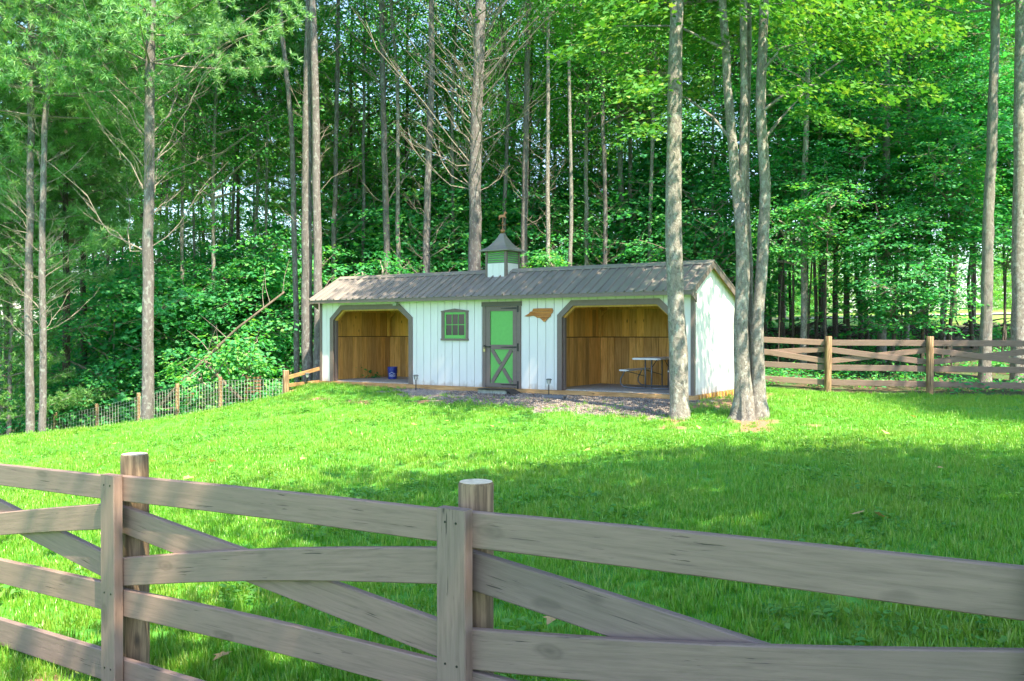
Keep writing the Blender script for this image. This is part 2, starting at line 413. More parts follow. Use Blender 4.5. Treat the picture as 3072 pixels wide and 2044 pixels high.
# right-hand board fence line, lawn ends there; left wire fence line
RF = [(5.45, 23.75), (8.17, 22.9), (10.44, 22.1), (12.7, 21.3), (14.95, 20.5)]
WF = [tuple(atD(x, y, Y)) for (x, y, Y) in WIRE]
def masks(X, Y):
    """gravel, bare soil, woodland floor, far sunny meadow (0..1 each)"""
    X = np.asarray(X, float); Y = np.asarray(Y, float)
    u, v = to_uv(X, Y)
    n1 = vnoise(X, Y, 0.55, 1) - .5; n2 = vnoise(X, Y, 0.17, 2) - .5; n3 = vnoise(X, Y, 1.4, 3) - .5
    e = n1 * .9 + n2 * .5
    edge = -1.15 - 1.45 * np.clip((u - 3.8) / 2.4, 0, 1) + e * 0.8
    gravel = ((v > edge) & (v < .3) & (u > 3.3 + e) & (u < 11.2 + e * .5)).astype(float)
    soil = ((v > -1.0 + e * .6) & (v < 3.4) & (u > 10.4) & (u < 12.1 + e)).astype(float)
    soil = np.maximum(soil, ((v > -.45 + e * .5) & (v < .3) & (u > -1.2) & (u < 3.6)).astype(float))
    def spot(x, y, r): return (((X - x) ** 2 + (Y - y) ** 2) < (r * .72 * (1 + e * 1.4)) ** 2).astype(float)
    for (x, y, r) in [(3.15, 16.75, .5), (3.0, 15.9, .42), (4.55, 16.5, .65), (4.3, 15.7, .5), (5.4, 16.0, .3), (2.2, 17.2, .3), (-1.9, 19.8, .35), (-4.6, 20.9, .35), (-3.4, 20.2, .5), (-3.0, 5.6, .3), (-3.3, 5.3, .35)]:
        soil = np.maximum(soil, spot(x, y, r))
    soil *= (1 - gravel)
    # woodland floor: beyond the fences and behind the shed
    yr = np.interp(X, [5.45, 14.95, 40], [23.75, 20.5, 12]) + e * .5
    wx = [p[0] for p in WF][::-1]; wy = [p[1] for p in WF][::-1]
    yl = np.interp(X, [-40] + wx, [27.5] + wy) - .35 + e * .4
    ys = SA[1] + (X - SA[0]) * (SU[1] / SU[0]) + 1.5
    lim = np.where(X > 5.45, yr, np.where(X < wx[-1], yl, ys))
    wood = (Y > lim).astype(float) * (1 - gravel) * (1 - soil)
    far = ((X > 6 + (Y - 36) * .1) & (Y > 36 + e * 2)).astype(float)
    bank = (far > .5) & (Y > 51) & (Y < 56) & (X < 19)
    far = np.where(bank, 0.0, far); soil = np.where(bank, 1.0, soil); wood = np.where(bank, 0.0, wood)
    return gravel, soil, wood, far

def ground_material():
    m, t, b = M('ground_cover')
    v = coords(t, (1, 1, 1), False)
    def att(n):
        a = N(t, 'ShaderNodeAttribute'); a.attribute_name = n; return a.outputs['Fac']
    n = noise(t, v, 2.2, 6); n2 = noise(t, v, 30, 4); n3 = noise(t, v, 0.5, 3)
    grass = ramp(t, n, [(0.3, (.035, .19, .018)), (0.55, (.07, .28, .025)), (0.75, (.11, .33, .035))])
    grass = mix(t, grass, (.16, .17, .05), ramp(t, n2, [(0.55, (0, 0, 0)), (0.8, (0.6, 0.6, 0.6))]))
    soil = ramp(t, n2, [(0.3, (.13, .08, .045)), (0.55, (.23, .14, .085)), (0.75, (.33, .22, .14))])
    vo = N(t, 'ShaderNodeTexVoronoi'); vo.inputs['Scale'].default_value = 38
    t.links.new(v, vo.inputs['Vector'])
    sp = N(t, 'ShaderNodeSeparateColor'); t.links.new(vo.outputs['Color'], sp.inputs[0])
    grav = ramp(t, sp.outputs[0], [(0.0, (.10, .095, .10)), (0.5, (.19, .175, .18)), (1.0, (.33, .30, .30))])
    grav = mix(t, grav, (.28, .17, .11), ramp(t, n, [(0.5, (0, 0, 0)), (0.66, (0.75, 0.75, 0.75))]))
    wood = ramp(t, n2, [(0.3, (.030, .022, .014)), (0.55, (.085, .055, .032)), (0.78, (.17, .11, .065))])
    wood = mix(t, wood, (.035, .10, .025), ramp(t, n, [(0.45, (0, 0, 0)), (0.62, (0.8, 0.8, 0.8))]))
    far = ramp(t, n3, [(0.3, (.14, .30, .04)), (0.7, (.22, .38, .06))])
    col = mix(t, grass, wood, att('wood')); col = mix(t, col, soil, att('soil')); col = mix(t, col, grav, att('gravel')); col = mix(t, col, far, att('far'))
    t.links.new(col, b.inputs['Base Color']); b.inputs['Roughness'].default_value = 0.95
    bump(t, b, n2, 0.6, 0.02)
    return m

def build_ground():
    def axis(lo, hi, fine0, fine1, step):
        a = list(np.arange(fine0, fine1 + 1e-6, step))
        s = step; x = fine1
        while x < hi: s *= 1.28; x += s; a.append(x)
        s = step; x = fine0
        while x > lo: s *= 1.28; x -= s; a.insert(0, x)
        return np.array(a)
    xs = axis(-900, 900, -16, 17, .17); ys = axis(-700, 1200, 1.5, 34, .17)
    X, Y = np.meshgrid(xs, ys); Xf, Yf = X.ravel(), Y.ravel()
    Z = np.concatenate([gz(Xf[i:i + 20000], Yf[i:i + 20000]) for i in range(0, len(Xf), 20000)])
    g, s, wd, fr = masks(Xf, Yf)
    lawn = 1 - np.maximum.reduce([g, s, wd])
    near = (np.abs(Xf) < 20) & (Yf > 0) & (Yf < 34)
    Z = Z + near * ((vnoise(Xf, Yf, .8, 5) - .5) * .035 + (vnoise(Xf, Yf, .3, 6) - .5) * .02)
    Z += wd * (vnoise(Xf, Yf, 1.3, 8) - .4) * .12 * near
    nx, ny = len(xs), len(ys)
    i = np.arange(nx - 1)[None, :] + np.arange(ny - 1)[:, None] * nx
    F = np.stack([i, i + 1, i + nx + 1, i + nx], -1).reshape(-1, 4)
    me = mk('ground', np.c_[Xf, Yf, Z], F, True)
    for nm, a in (('gravel', g), ('soil', s), ('wood', wd), ('far', fr)):
        at_ = me.attributes.new(nm, 'FLOAT', 'POINT'); at_.data.foreach_set('value', a.astype(np.float32))
    return kind(obj('ground', me, ground_material()), 'structure')
build_ground()

def scatter(name, P, srcs, smin, smax, label, cat, tilt=0.25, seed=0, mats=None):
    """one object: many small pieces (stuff) put on points with geometry nodes"""
    c = bpy.data.collections.new(name + '_pieces')
    for k, (me, mat) in enumerate(srcs):
        o = bpy.data.objects.new(name + '_piece', me); me.materials.append(mat); c.objects.link(o)
    me = bpy.data.meshes.new(name); me.vertices.add(len(P)); me.vertices.foreach_set('co', np.asarray(P, np.float32).ravel()); me.update()
    r = np.random.default_rng(seed); n = len(P)
    rot = np.c_[r.normal(0, tilt, n), r.normal(0, tilt, n), r.random(n) * 6.283].astype(np.float32)
    a = me.attributes.new('rot', 'FLOAT_VECTOR', 'POINT'); a.data.foreach_set('vector', rot.ravel())
    a = me.attributes.new('scl', 'FLOAT', 'POINT'); a.data.foreach_set('value', (smin + (smax - smin) * r.random(n) ** 1.3).astype(np.float32))
    a = me.attributes.new('pick', 'INT', 'POINT'); a.data.foreach_set('value', r.integers(0, len(srcs), n).astype(np.int32))
    o = obj(name, me)
    ng = bpy.data.node_groups.new(name, 'GeometryNodeTree')
    ng.interface.new_socket('Geometry', in_out='INPUT', socket_type='NodeSocketGeometry')
    ng.interface.new_socket('Geometry', in_out='OUTPUT', socket_type='NodeSocketGeometry')
    gi = ng.nodes.new('NodeGroupInput'); go = ng.nodes.new('NodeGroupOutput')
    ip = ng.nodes.new('GeometryNodeInstanceOnPoints'); ci = ng.nodes.new('GeometryNodeCollectionInfo')
    ci.inputs['Collection'].default_value = c; ci.inputs['Separate Children'].default_value = True
    ip.inputs['Pick Instance'].default_value = True
    def na(nm, ty):
        x = ng.nodes.new('GeometryNodeInputNamedAttribute'); x.data_type = ty; x.inputs['Name'].default_value = nm
        return [s for s in x.outputs if s.enabled and s.name == 'Attribute'][0]
    ng.links.new(gi.outputs[0], ip.inputs['Points']); ng.links.new(ci.outputs[0], ip.inputs['Instance'])
    ng.links.new(na('pick', 'INT'), ip.inputs['Instance Index'])
    ng.links.new(na('rot', 'FLOAT_VECTOR'), ip.inputs['Rotation']); ng.links.new(na('scl', 'FLOAT'), ip.inputs['Scale'])
    ng.links.new(ip.outputs[0], go.inputs[0])
    md = o.modifiers.new('pieces', 'NODES'); md.node_group = ng
    kind(o, 'stuff'); tag(o, label, cat)
    return o

# ------------------------------------------------------------------ shed
shed = thing('run_in_shed', 'long white board-sided run-in shed with brown metal roof and green door', 'shed', tuple(SA), RZ)
EV, EZ, RV, RZZ, BV, BZ = -.30, 2.235, .93, 2.905, 3.0, 2.10     # eave, ridge, rear eave (v, z) of the roof's underside
def roof_z(v): return EZ + (v - EV) * (RZZ - EZ) / (RV - EV) if v <= RV else RZZ + (v - RV) * (BZ - RZZ) / (BV - RV)
OP = [dict(l=.43, r=3.235, t=2.04, cl=.80, cr=2.83, cz=1.72), dict(l=7.70, r=10.50, t=2.035, cl=8.03, cr=10.17, cz=1.735)]
def hole_top(u):
    for o in OP:
        if o['l'] <= u <= o['r']:
            if u < o['cl']: return o['cz'] + (u - o['l']) / (o['cl'] - o['l']) * (o['t'] - o['cz'])
            if u > o['cr']: return o['cz'] + (o['r'] - u) / (o['r'] - o['cr']) * (o['t'] - o['cz'])
            return o['t']
    if 5.58 <= u <= 6.57: return 2.04
    return 0.0
BW = 0.2286
breaks = sorted({x for o in OP for x in (o['l'], o['cl'], o['cr'], o['r'])} | {5.58, 6.57, 4.30, 5.03})
WT = roof_z(0.0) - .005
def front_piece(mb, a, b, v0, v1):
    mid = (a + b) / 2
    e = 1e-4
    za, zb = hole_top(a + e), hole_top(b - e)
    mb.prism([(a, za), (b, zb), (b, WT), (a, WT)], v0, v1)
def front_cells(a, b):
    xs = [a] + [x for x in breaks if a + .002 < x < b - .002] + [b]
    return list(zip(xs[:-1], xs[1:]))
i = 0; u0 = 0.0
while u0 < SL - .01:
    a, b = u0 + .006, min(u0 + BW, SL) - .006
    mb = MB(); mw = MB()
    for (p, q) in front_cells(a, b):
        m_ = (p + q) / 2
        if 4.30 < m_ < 5.03:                         # window opening
            mb.box(p, q, 0, .014, 0, 1.20); mw.box(p, q, 0, .014, 1.86, WT)
        else: front_piece(mb, p, q, 0, .014)
    obj('siding_board', mb.mesh('siding_board'), MAT['white'], shed)
    if mw.v: obj('siding_board', mw.mesh('siding_board'), MAT['white'], shed)
    u0 += BW
mb = MB()
for (p, q) in front_cells(0.02, SL - .02):
    m_ = (p + q) / 2
    if 4.30 < m_ < 5.03: mb.box(p, q, .017, .04, 0, 1.20); mb.box(p, q, .017, .04, 1.86, WT)
    else: front_piece(mb, p, q, .017, .04)
obj('wall_backing', mb.mesh('wall_backing'), MAT['gap'], shed)
# gable ends
for side, (x0, x1, xb0, xb1) in enumerate([(SL - .014, SL, SL - .06, SL - .017), (0, .014, .017, .06)]):
    v0 = .0
    while v0 < SW - .01:
        a, b = v0 + .006, min(v0 + BW, SW) - .006
        poly = [(a, 0), (b, 0), (b, roof_z(b) - .01)]
        if a < RV < b: poly.append((RV, RZZ - .01))
        poly.append((a, roof_z(a) - .01))
        mb = MB(); mb.prism(poly, x0, x1, 'x'); obj('siding_board', mb.mesh('gable_board'), MAT['white'], shed)
        v0 += BW
    mb = MB(); mb.prism([(.05, 0), (SW - .02, 0), (SW - .02, roof_z(SW) - .02), (RV, RZZ - .02), (.05, roof_z(.05) - .02)], xb0, xb1, 'x')
    obj('wall_backing', mb.mesh('gable_backing'), MAT['gap'], shed)
mb = MB(); mb.box(.02, SL - .02, SW - .03, SW, 0, roof_z(SW) - .01); obj('rear_wall', mb.mesh('rear_wall'), MAT['white'], shed)
# corner trims
for (x0, x1, y0, y1) in [(-.022, .055, -.024, -.001), (SL - .055, SL + .022, -.024, -.001)]:
    mb = MB(); mb.box(x0, x1, y0, y1, -.005, WT - .06)
    xx = (x1 - .021, x1 - .0005) if x0 > 1 else (x0 + .0005, x0 + .021)
    mb.box(xx[0], xx[1], -.0005, .08, -.005, WT - .02)
    obj('corner_trim', mb.mesh('corner_trim'), MAT['trim'], shed)
mb = MB(); mb.box(SL + .001, SL + .022, SW - .07, SW + .02, 0, roof_z(SW) - .03); obj('corner_trim', mb.mesh('corner_trim_rear'), MAT['trim'], shed)
# opening trims: five boards each
def offset_poly(o, d):
    """outline of an opening pushed out by d (left jamb, chamfers, head, right jamb)"""
    k = d * 0.414
    return [(o['l'] - d, 0), (o['l'] - d, o['cz'] + k), (o['cl'] - k, o['t'] + d), (o['cr'] + k, o['t'] + d), (o['r'] + d, o['cz'] + k), (o['r'] + d, 0)]
for o in OP:
    outer, inner = offset_poly(o, .065), offset_poly(o, -.065)
    for k in range(5):
        q = [inner[k], outer[k], outer[k + 1], inner[k + 1]]
        mb = MB(); mb.prism(q, -.028, -.001); obj('opening_trim', mb.mesh('opening_trim'), MAT['trim'], shed)
    # framing just inside the opening
    fo, fi = offset_poly(o, -.005), offset_poly(o, -.10)
    for k in range(5):
        mb = MB(); mb.prism([fi[k], fo[k], fo[k + 1], fi[k + 1]], .045, .135); obj('opening_frame', mb.mesh('opening_frame'), MAT['wood_in'] if k in (1, 2, 3) else MAT['trim'], shed)
# sill beam and floor
mb = MB()
mb.box(-.01, SL + .01, -.035, .10, -.16, -.004); obj('sill_beam', mb.mesh('sill_beam'), MAT['sill'], shed)
mb = MB(); mb.box(SL - .10, SL + .006, .103, SW - .01, -.16, -.004); obj('sill_beam', mb.mesh('sill_beam_side'), MAT['sill'], shed)
for k in range(11):
    mb = MB(); mb.box(SL + .007, SL + .03, .3 + k * .22, .345 + k * .22, -.15, -.02); obj('sill_block', mb.mesh('sill_block'), MAT['wood_in'], shed)
mb = MB(); mb.box(.05, SL - .12, .101, SW - .05, -.12, .018)
MAT['floor'] = plain('stone_dust_floor', (0.36, 0.34, 0.31), 0.95, 0, 0.18, 25)
obj('stall_floor', mb.mesh('stall_floor'), MAT['floor'], shed)
# interior planks
PW = .2045
lo = MB(); lo.box(.004, PW - .005, 0, .022, .02, 1.224); lo_m = lo.mesh('kick_board')
up = MB(); up.box(.001, PW - .002, 0, .015, 1.246, 2.42); up_m = up.mesh('wall_plank')
hi = MB(); hi.box(.001, PW - .002, 0, .015, 1.246, 2.12); hi_m = hi.mesh('wall_plank_low')
lo_m.materials.append(MAT['wood_lo']); up_m.materials.append(MAT['wood_in']); hi_m.materials.append(MAT['wood_in'])
for (ul, ur) in ((.2, 3.42), (7.38, 10.74)):
    for k in range(int((ur - ul) / PW)):
        obj('kick_board', lo_m, None, shed, (ul + k * PW, 2.715, 0)); obj('wall_plank', hi_m, None, shed, (ul + k * PW, 2.735, 0))
    for uu, fl in ((ul, 1), (ur, -1)):
        for k in range(13):
            vv = .0535 + k * PW
            for me_, dx in ((lo_m, 0), (up_m if vv < 1.95 else hi_m, -.02 * fl)):
                o = obj('kick_board' if me_ is lo_m else 'wall_plank', me_, None, shed, (uu + dx, vv if fl > 0 else vv + PW, 0))
                o.rotation_euler = (0, 0, math.pi / 2 * fl) if fl > 0 else (0, 0, -math.pi / 2)
    MAT.setdefault('lining', plain('dark_lining', (.06, .035, .015), .9))
    mb = MB(); mb.box(ul - .045, ur + .045, 2.752, 2.772, 0, 2.08); obj('wall_lining', mb.mesh('wall_lining_back'), MAT['lining'], shed)
    for uu in (ul - .042, ur + .022):
        mb = MB(); mb.box(uu, uu + .02, .05, 2.75, 0, 2.2); obj('wall_lining', mb.mesh('wall_lining'), MAT['lining'], shed)
    for z0, dz in ((1.94, .09),):
        for uu in (ul + .02, ur - .065):
            mb = MB(); mb.box(uu, uu + .045, .15, 2.70, z0, z0 + dz); obj('wall_beam', mb.mesh('wall_beam'), MAT['wood_in'], shed)
    mb = MB(); mb.box(ul + .07, ur - .07, 2.66, 2.712, 1.95, 2.05); obj('wall_beam', mb.mesh('wall_beam_back'), MAT['wood_in'], shed)
    mb = MB(); mb.box(ul - .001, ul + .085, 2.60, 2.655, 1.24, 1.95); obj('corner_post', mb.mesh('corner_post'), MAT['wood_in'], shed)
    mb = MB(); mb.add([(ul + .09, 2.6, 1.78), (ul + .09, 2.65, 1.78), (ul + .09, 2.65, 1.87), (ul + .09, 2.6, 1.87), (ul + .34, 2.6, 2.02), (ul + .34, 2.65, 2.02), (ul + .34, 2.65, 2.11), (ul + .34, 2.6, 2.11)],
                     [[0, 1, 2, 3], [4, 7, 6, 5], [0, 4, 5, 1], [1, 5, 6, 2], [2, 6, 7, 3], [3, 7, 4, 0]]); obj('corner_brace', mb.mesh('corner_brace'), MAT['wood_in'], shed)
# tack room side walls behind door/window, dark interior
mb = MB(); mb.box(3.5, 7.3, 1.2, 1.22, 0, 2.3); obj('room_lining', mb.mesh('room_lining'), MAT['wood_in'], shed)
# roof: deck, panels with ribs, ridge cap, fascia, rake boards
mb = MB(); mb.prism([(EV + .03, roof_z(EV + .03)), (RV, RZZ), (BV - .02, roof_z(BV - .02)), (BV - .02, roof_z(BV - .02) + .02), (RV, RZZ + .022), (EV + .03, roof_z(EV + .03) + .02)], -.09, SL + .09, 'x')
obj('roof_deck', mb.mesh('roof_deck'), MAT['wood_in'], shed)
for k in range(15):
    uu = .35 + k * .73
    mb = MB(); mb.prism([(EV + .06, roof_z(EV + .06) - .10), (RV, RZZ - .10), (RV, RZZ - .002), (EV + .06, roof_z(EV + .06) - .002)], uu, uu + .04, 'x')
    obj('rafter', mb.mesh('rafter'), MAT['wood_in'], shed)
def panel_mesh(name, v0, z0, v1, z1):
    sec = [(0, 0), (.006, .036), (.034, .036), (.040, 0), (BW, 0)]
    a = np.array([0, v0, z0 + .024]); d = np.array([0, v1 - v0, z1 - z0]); nn = np.array([0, -(z1 - z0), v1 - v0]); nn /= np.linalg.norm(nn)
    if nn[2] < 0: nn = -nn
    V, F = [], []
    for s_ in (0, 1):
        for h in (0, -.006):
            for (p, q) in sec: V.append(a + d * s_ + np.array([p, 0, 0]) + nn * (q + h))
    n = 5
    for k in range(4):
        F += [[k, k + 1, 2 * n + k + 1, 2 * n + k], [n + k, 3 * n + k, 3 * n + k + 1, n + k + 1], [k, n + k, n + k + 1, k + 1], [2 * n + k, 2 * n + k + 1, 3 * n + k + 1, 3 * n + k]]
    mb = MB(); mb.add(V, F); return mb.mesh(name)
pf = panel_mesh('roof_panel_front', EV - .04, roof_z(EV) - .02, RV, RZZ + .002); pb = panel_mesh('roof_panel_rear', BV + .03, roof_z(BV) - .012, RV, RZZ + .002)
pf.materials.append(MAT['roof']); pb.materials.append(MAT['roof'])
for k in range(49):
    obj('roof_panel', pf, None, shed, (-.105 + k * BW, 0, 0)); obj('roof_panel', pb, None, shed, (-.105 + k * BW, 0, 0))
mb = MB(); s1 = (RZZ - EZ) / (RV - EV); s2 = (RZZ - BZ) / (BV - RV); t0 = RZZ + .068
mb.prism([(RV - .15, t0 - .15 * s1), (RV, t0), (RV + .15, t0 - .15 * s2), (RV + .15, t0 - .15 * s2 - .02), (RV, t0 - .022), (RV - .15, t0 - .15 * s1 - .02)], -.12, SL + .12, 'x')
obj('ridge_cap', mb.mesh('ridge_cap'), MAT['roof'], shed)
mb = MB(); mb.box(-.10, SL + .10, EV - .028, EV - .003, EZ - .085, EZ + .012); obj('fascia', mb.mesh('fascia'), MAT['trim'], shed)
MAT['soffit'] = plain('soffit_paint', (.55, .55, .42), .6)
mb = MB(); mb.prism([(EV, EZ - .08), (-.002, EZ - .02), (-.002, EZ - .005), (EV, EZ - .065)], -.08, SL + .08, 'x'); obj('soffit', mb.mesh('soffit'), MAT['soffit'], shed)
for x0, x1 in ((SL + .092, SL + .115), (-.115, -.092)):
    for (va, vb) in ((EV - .03, RV), (RV, BV + .02)):
        mb = MB(); za, zb = roof_z(va), roof_z(vb)
        mb.prism([(va, za - .10), (vb, zb - .115), (vb, zb + .05), (va, za + .045)], x0, x1, 'x'); obj('rake_board', mb.mesh('rake_board'), MAT['trim'], shed)
        mb = MB(); mb.prism([(va, za + .047), (vb, zb + .052), (vb, zb + .068), (va, za + .063)], x0 - .03, x1 + .008, 'x'); obj('rake_flashing', mb.mesh('rake_flashing'), MAT['roof'], shed)
        xa, xb = (SL + .025, SL + .09) if x0 > 1 else (-.09, -.025)
        mb = MB(); mb.prism([(va + .04, za - .025), (vb, zb - .02), (vb, zb - .004), (va + .04, za - .006)], xa, xb, 'x'); obj('rake_soffit', mb.mesh('rake_soffit'), MAT['wood_in'], shed)
for x0 in (-.09, SL + .06):                                     # eave returns at the front corners
    mb = MB(); mb.prism([(EV, EZ - .10), (-.03, EZ - .24), (-.03, EZ - .04), (EV, EZ - .02)], x0, x0 + .03, 'x'); obj('eave_return', mb.mesh('eave_return'), MAT['trim'], shed)
# door
def P2(parent, name, poly, v0, v1, mat):
    mb = MB(); mb.prism(poly, v0, v1); return obj(name, mb.mesh(name), MAT[mat], parent)
def R(a, b, c, d): return [(a, c), (b, c), (b, d), (a, d)]
door = obj('door', MB().box(5.622, 6.512, .004, .03, .02, 1.985).mesh('door'), MAT['green'], shed)
for nm, r in (('stile', R(5.622, 5.742, .02, 1.985)), ('stile', R(6.40, 6.512, .02, 1.985)), ('rail', R(5.743, 6.399, 1.875, 1.985)), ('rail', R(5.743, 6.399, .94, 1.053)), ('rail', R(5.743, 6.399, .02, .118))):
    P2(door, nm, r, -.020, .0035, 'trim')
def bar(u0_, z0_, u1_, z1_, wd):
    d = np.array([u1_ - u0_, z1_ - z0_]); d /= np.linalg.norm(d); n = np.array([-d[1], d[0]]) * wd / 2
    return [(u0_ + n[0], z0_ + n[1]), (u0_ - n[0], z0_ - n[1]), (u1_ - n[0], z1_ - n[1]), (u1_ + n[0], z1_ + n[1])]
P2(door, 'brace', bar(5.79, .13, 6.355, .93, .095), -.017, .0035, 'trim')
P2(door, 'brace', bar(5.79, .93, 6.03, .592, .095), -.014, .0034, 'trim'); P2(door, 'brace', bar(6.115, .47, 6.355, .13, .095), -.014, .0034, 'trim')
for z in (1.937, .995, .085):
    mb = MB(); mb.prism([(6.06, z - .008), (6.53, z - .022), (6.53, z + .022), (6.06, z + .008)], -.027, -.0205); mb.box(6.533, 6.575, -.036, -.0285, z - .095, z + .095)
    h = obj('hinge', mb.mesh('hinge'), MAT['black'], door)
for nm, r in (('door_trim', R(5.517, 5.616, -.0, 1.985)), ('door_trim', R(6.520, 6.628, 0, 1.985))): P2(shed, nm, r, -.028, -.001, 'trim')
P2(shed, 'door_header', R(5.495, 6.650, 1.99, 2.10), -.040, -.001, 'trim_dark')
mb = MB(); mb.box(5.575, 5.76, -.045, -.029, .985, 1.02); mb.box(5.57, 5.60, -.05, -.028, .96, 1.04); obj('latch', mb.mesh('latch'), MAT['black'], door)
mb = MB(); mb.box(5.57, 5.625, -.07, -.048, .88, .945)
mb.tube([(5.58, -.058, .945), (5.58, -.058, .985), (5.597, -.058, 1.0), (5.614, -.058, .985), (5.614, -.058, .945)], .006, 6)
obj('padlock', mb.mesh('padlock'), MAT['brass'], door)
# window
win = obj('window', MB().box(4.345, 5.005, .006, .012, 1.25, 1.845).mesh('window_back'), MAT['gap'], shed)
P2(win, 'frame', R(4.247, 4.345, 1.2, 1.865), -.028, -.001, 'trim'); P2(win, 'frame', R(5.005, 5.077, 1.2, 1.865), -.028, -.001, 'trim')
P2(win, 'frame', [(4.235, 1.866), (5.09, 1.866), (5.09, 1.90), (4.66, 1.955), (4.235, 1.90)], -.034, -.001, 'trim')
P2(win, 'sill', R(4.24, 5.085, 1.15, 1.199), -.05, -.001, 'trim')
P2(win, 'sash', R(4.348, 4.39, 1.20, 1.86), -.018, .004, 'green'); P2(win, 'sash', R(4.963, 5.003, 1.20, 1.86), -.018, .004, 'green')
P2(win, 'sash', R(4.391, 4.962, 1.81, 1.86), -.018, .004, 'green'); P2(win, 'sash', R(4.391, 4.962, 1.201, 1.285), -.018, .004, 'green')
pw = (4.962 - 4.391) / 3; ph = (1.81 - 1.285) / 2
for a in range(3):
    for b in range(2):
        P2(win, 'pane', R(4.391 + a * pw + .002, 4.391 + (a + 1) * pw - .002, 1.285 + b * ph + .002, 1.285 + (b + 1) * ph - .002), -.006, -.002, 'glass')
for a in (1, 2): P2(win, 'muntin', R(4.391 + a * pw - .009, 4.391 + a * pw + .009, 1.285, 1.81), -.015, -.0065, 'green')
P2(win, 'muntin', R(4.391, 4.962, 1.285 + ph - .009, 1.285 + ph + .009), -.0148, -.0066, 'green')
# flood light over the left opening
mb = MB(); mb.box(2.72, 2.84, -.12, -.03, 2.06, 2.13); mb.box(2.75, 2.81, -.06, -.029, 2.13, 2.17)
obj('flood_light', mb.mesh('flood_light'), plain('grey_fixture', (.35, .37, .36), .4), shed)
# cupola
cu, cv, cw = 5.49, .93, .31
cup = obj('cupola', MB().box(cu - cw + .012, cu + cw - .012, cv - cw + .012, cv + cw - .012, 2.72, 3.44).mesh('cupola_core'), MAT['gap'], shed)
for s_ in range(4):
    for k in range(3):
        a = -cw + .03 + k * (2 * cw - .06) / 3; b = a + (2 * cw - .06) / 3 - .006
        mb = MB()
        if s_ == 0: mb.box(cu + a, cu + b, cv - cw, cv - cw + .011, 2.70, 3.105)
        if s_ == 1: mb.box(cu + cw - .011, cu + cw, cv + a, cv + b, 2.70, 3.105)
        if s_ == 2: mb.box(cu + a, cu + b, cv + cw - .011, cv + cw, 2.70, 3.105)
        if s_ == 3: mb.box(cu - cw, cu - cw + .011, cv + a, cv + b, 2.70, 3.105)
        obj('board', mb.mesh('cupola_board'), MAT['white'], cup)
    for k in range(5):
        z = 3.13 + k * .058
        mb = MB(); L_ = cw - .065
        sec = [(-.0, 0), (.035, .042), (.035, .052), (-.0, .010)]
        if s_ == 0: mb.prism([(cv - cw - .004 + p, z + q) for p, q in sec], cu - L_, cu + L_, 'x')
        if s_ == 2: mb.prism([(cv + cw + .004 - p, z + q) for p, q in sec], cu - L_, cu + L_, 'x')
        if s_ == 1: mb.prism([(cu + cw + .004 - p, z + q) for p, q in sec], cv - L_, cv + L_, 'y')
        if s_ == 3: mb.prism([(cu - cw - .004 + p, z + q) for p, q in sec], cv - L_, cv + L_, 'y')
        obj('louver', mb.mesh('louver'), MAT['green'], cup)
for sx in (-1, 1):
    for sy in (-1, 1):
        mb = MB(); x, y = cu + sx * (cw - .022), cv + sy * (cw - .022); mb.box(x - .034, x + .034, y - .034, y + .034, 2.70, 3.44); obj('corner_post', mb.mesh('cupola_post'), MAT['trim'], cup)
mb = MB(); e = cw + .125
rings = []
for (h, z) in ((e, 3.415), (e, 3.435), (.28, 3.53), (.17, 3.66), (.095, 3.78), (.05, 3.885)):
    rings.append([(cu - h, cv - h, z), (cu + h, cv - h, z), (cu + h, cv + h, z), (cu - h, cv + h, z)])
V = [p for r_ in rings for p in r_]; F = [[0, 3, 2, 1], [20, 21, 22, 23]]
for k in range(5): F += [[k * 4 + j, k * 4 + (j + 1) % 4, k * 4 + 4 + (j + 1) % 4, k * 4 + 4 + j] for j in range(4)]
mb.add(V, F); obj('cupola_roof', mb.mesh('cupola_roof'), MAT['roof'], cup)
def lathe(prof, n=16):
    V = [(r * math.cos(2 * math.pi * j / n), r * math.sin(2 * math.pi * j / n), z) for r, z in prof for j in range(n)]
    F = [[i * n + j, i * n + (j + 1) % n, (i + 1) * n + (j + 1) % n, (i + 1) * n + j] for i in range(len(prof) - 1) for j in range(n)]
    F += [list(range(n))[::-1], list(range((len(prof) - 1) * n, len(prof) * n))]
    return V, F
def sphere(mb, c, r, n=10):
    pr = [(max(1e-3, r * math.sin(math.pi * k / n)), -r * math.cos(math.pi * k / n)) for k in range(n + 1)]
    V, F = lathe(pr, 12); mb.add([(c[0] + x, c[1] + y, c[2] + z) for x, y, z in V], F)
mb = MB(); sphere(mb, (cu, cv, 3.95), .062); sphere(mb, (cu, cv, 4.16), .03); mb.tube([(cu, cv, 3.86), (cu, cv, 4.36)], .008, 6)
mb.tube([(cu - .16, cv, 4.10), (cu + .16, cv, 4.10)], .006, 5); mb.tube([(cu, cv - .16, 4.09), (cu, cv + .16, 4.09)], .006, 5)
horse = [(-.15, .02), (-.12, .09), (-.06, .11), (.03, .10), (.07, .17), (.075, .21), (.10, .19), (.15, .15), (.135, .125), (.10, .135), (.09, .06), (.13, .0), (.11, -.005), (.06, .04), (-.02, .04), (-.07, .03), (-.11, -.03), (-.13, -.03), (-.10, .05), (-.125, .06)]
mb.prism([(cu + .9 * x, 4.27 + .9 * z) for x, z in horse], cv - .012, cv + .012)
obj('weathervane', mb.mesh('weathervane'), MAT['copper'], cup)

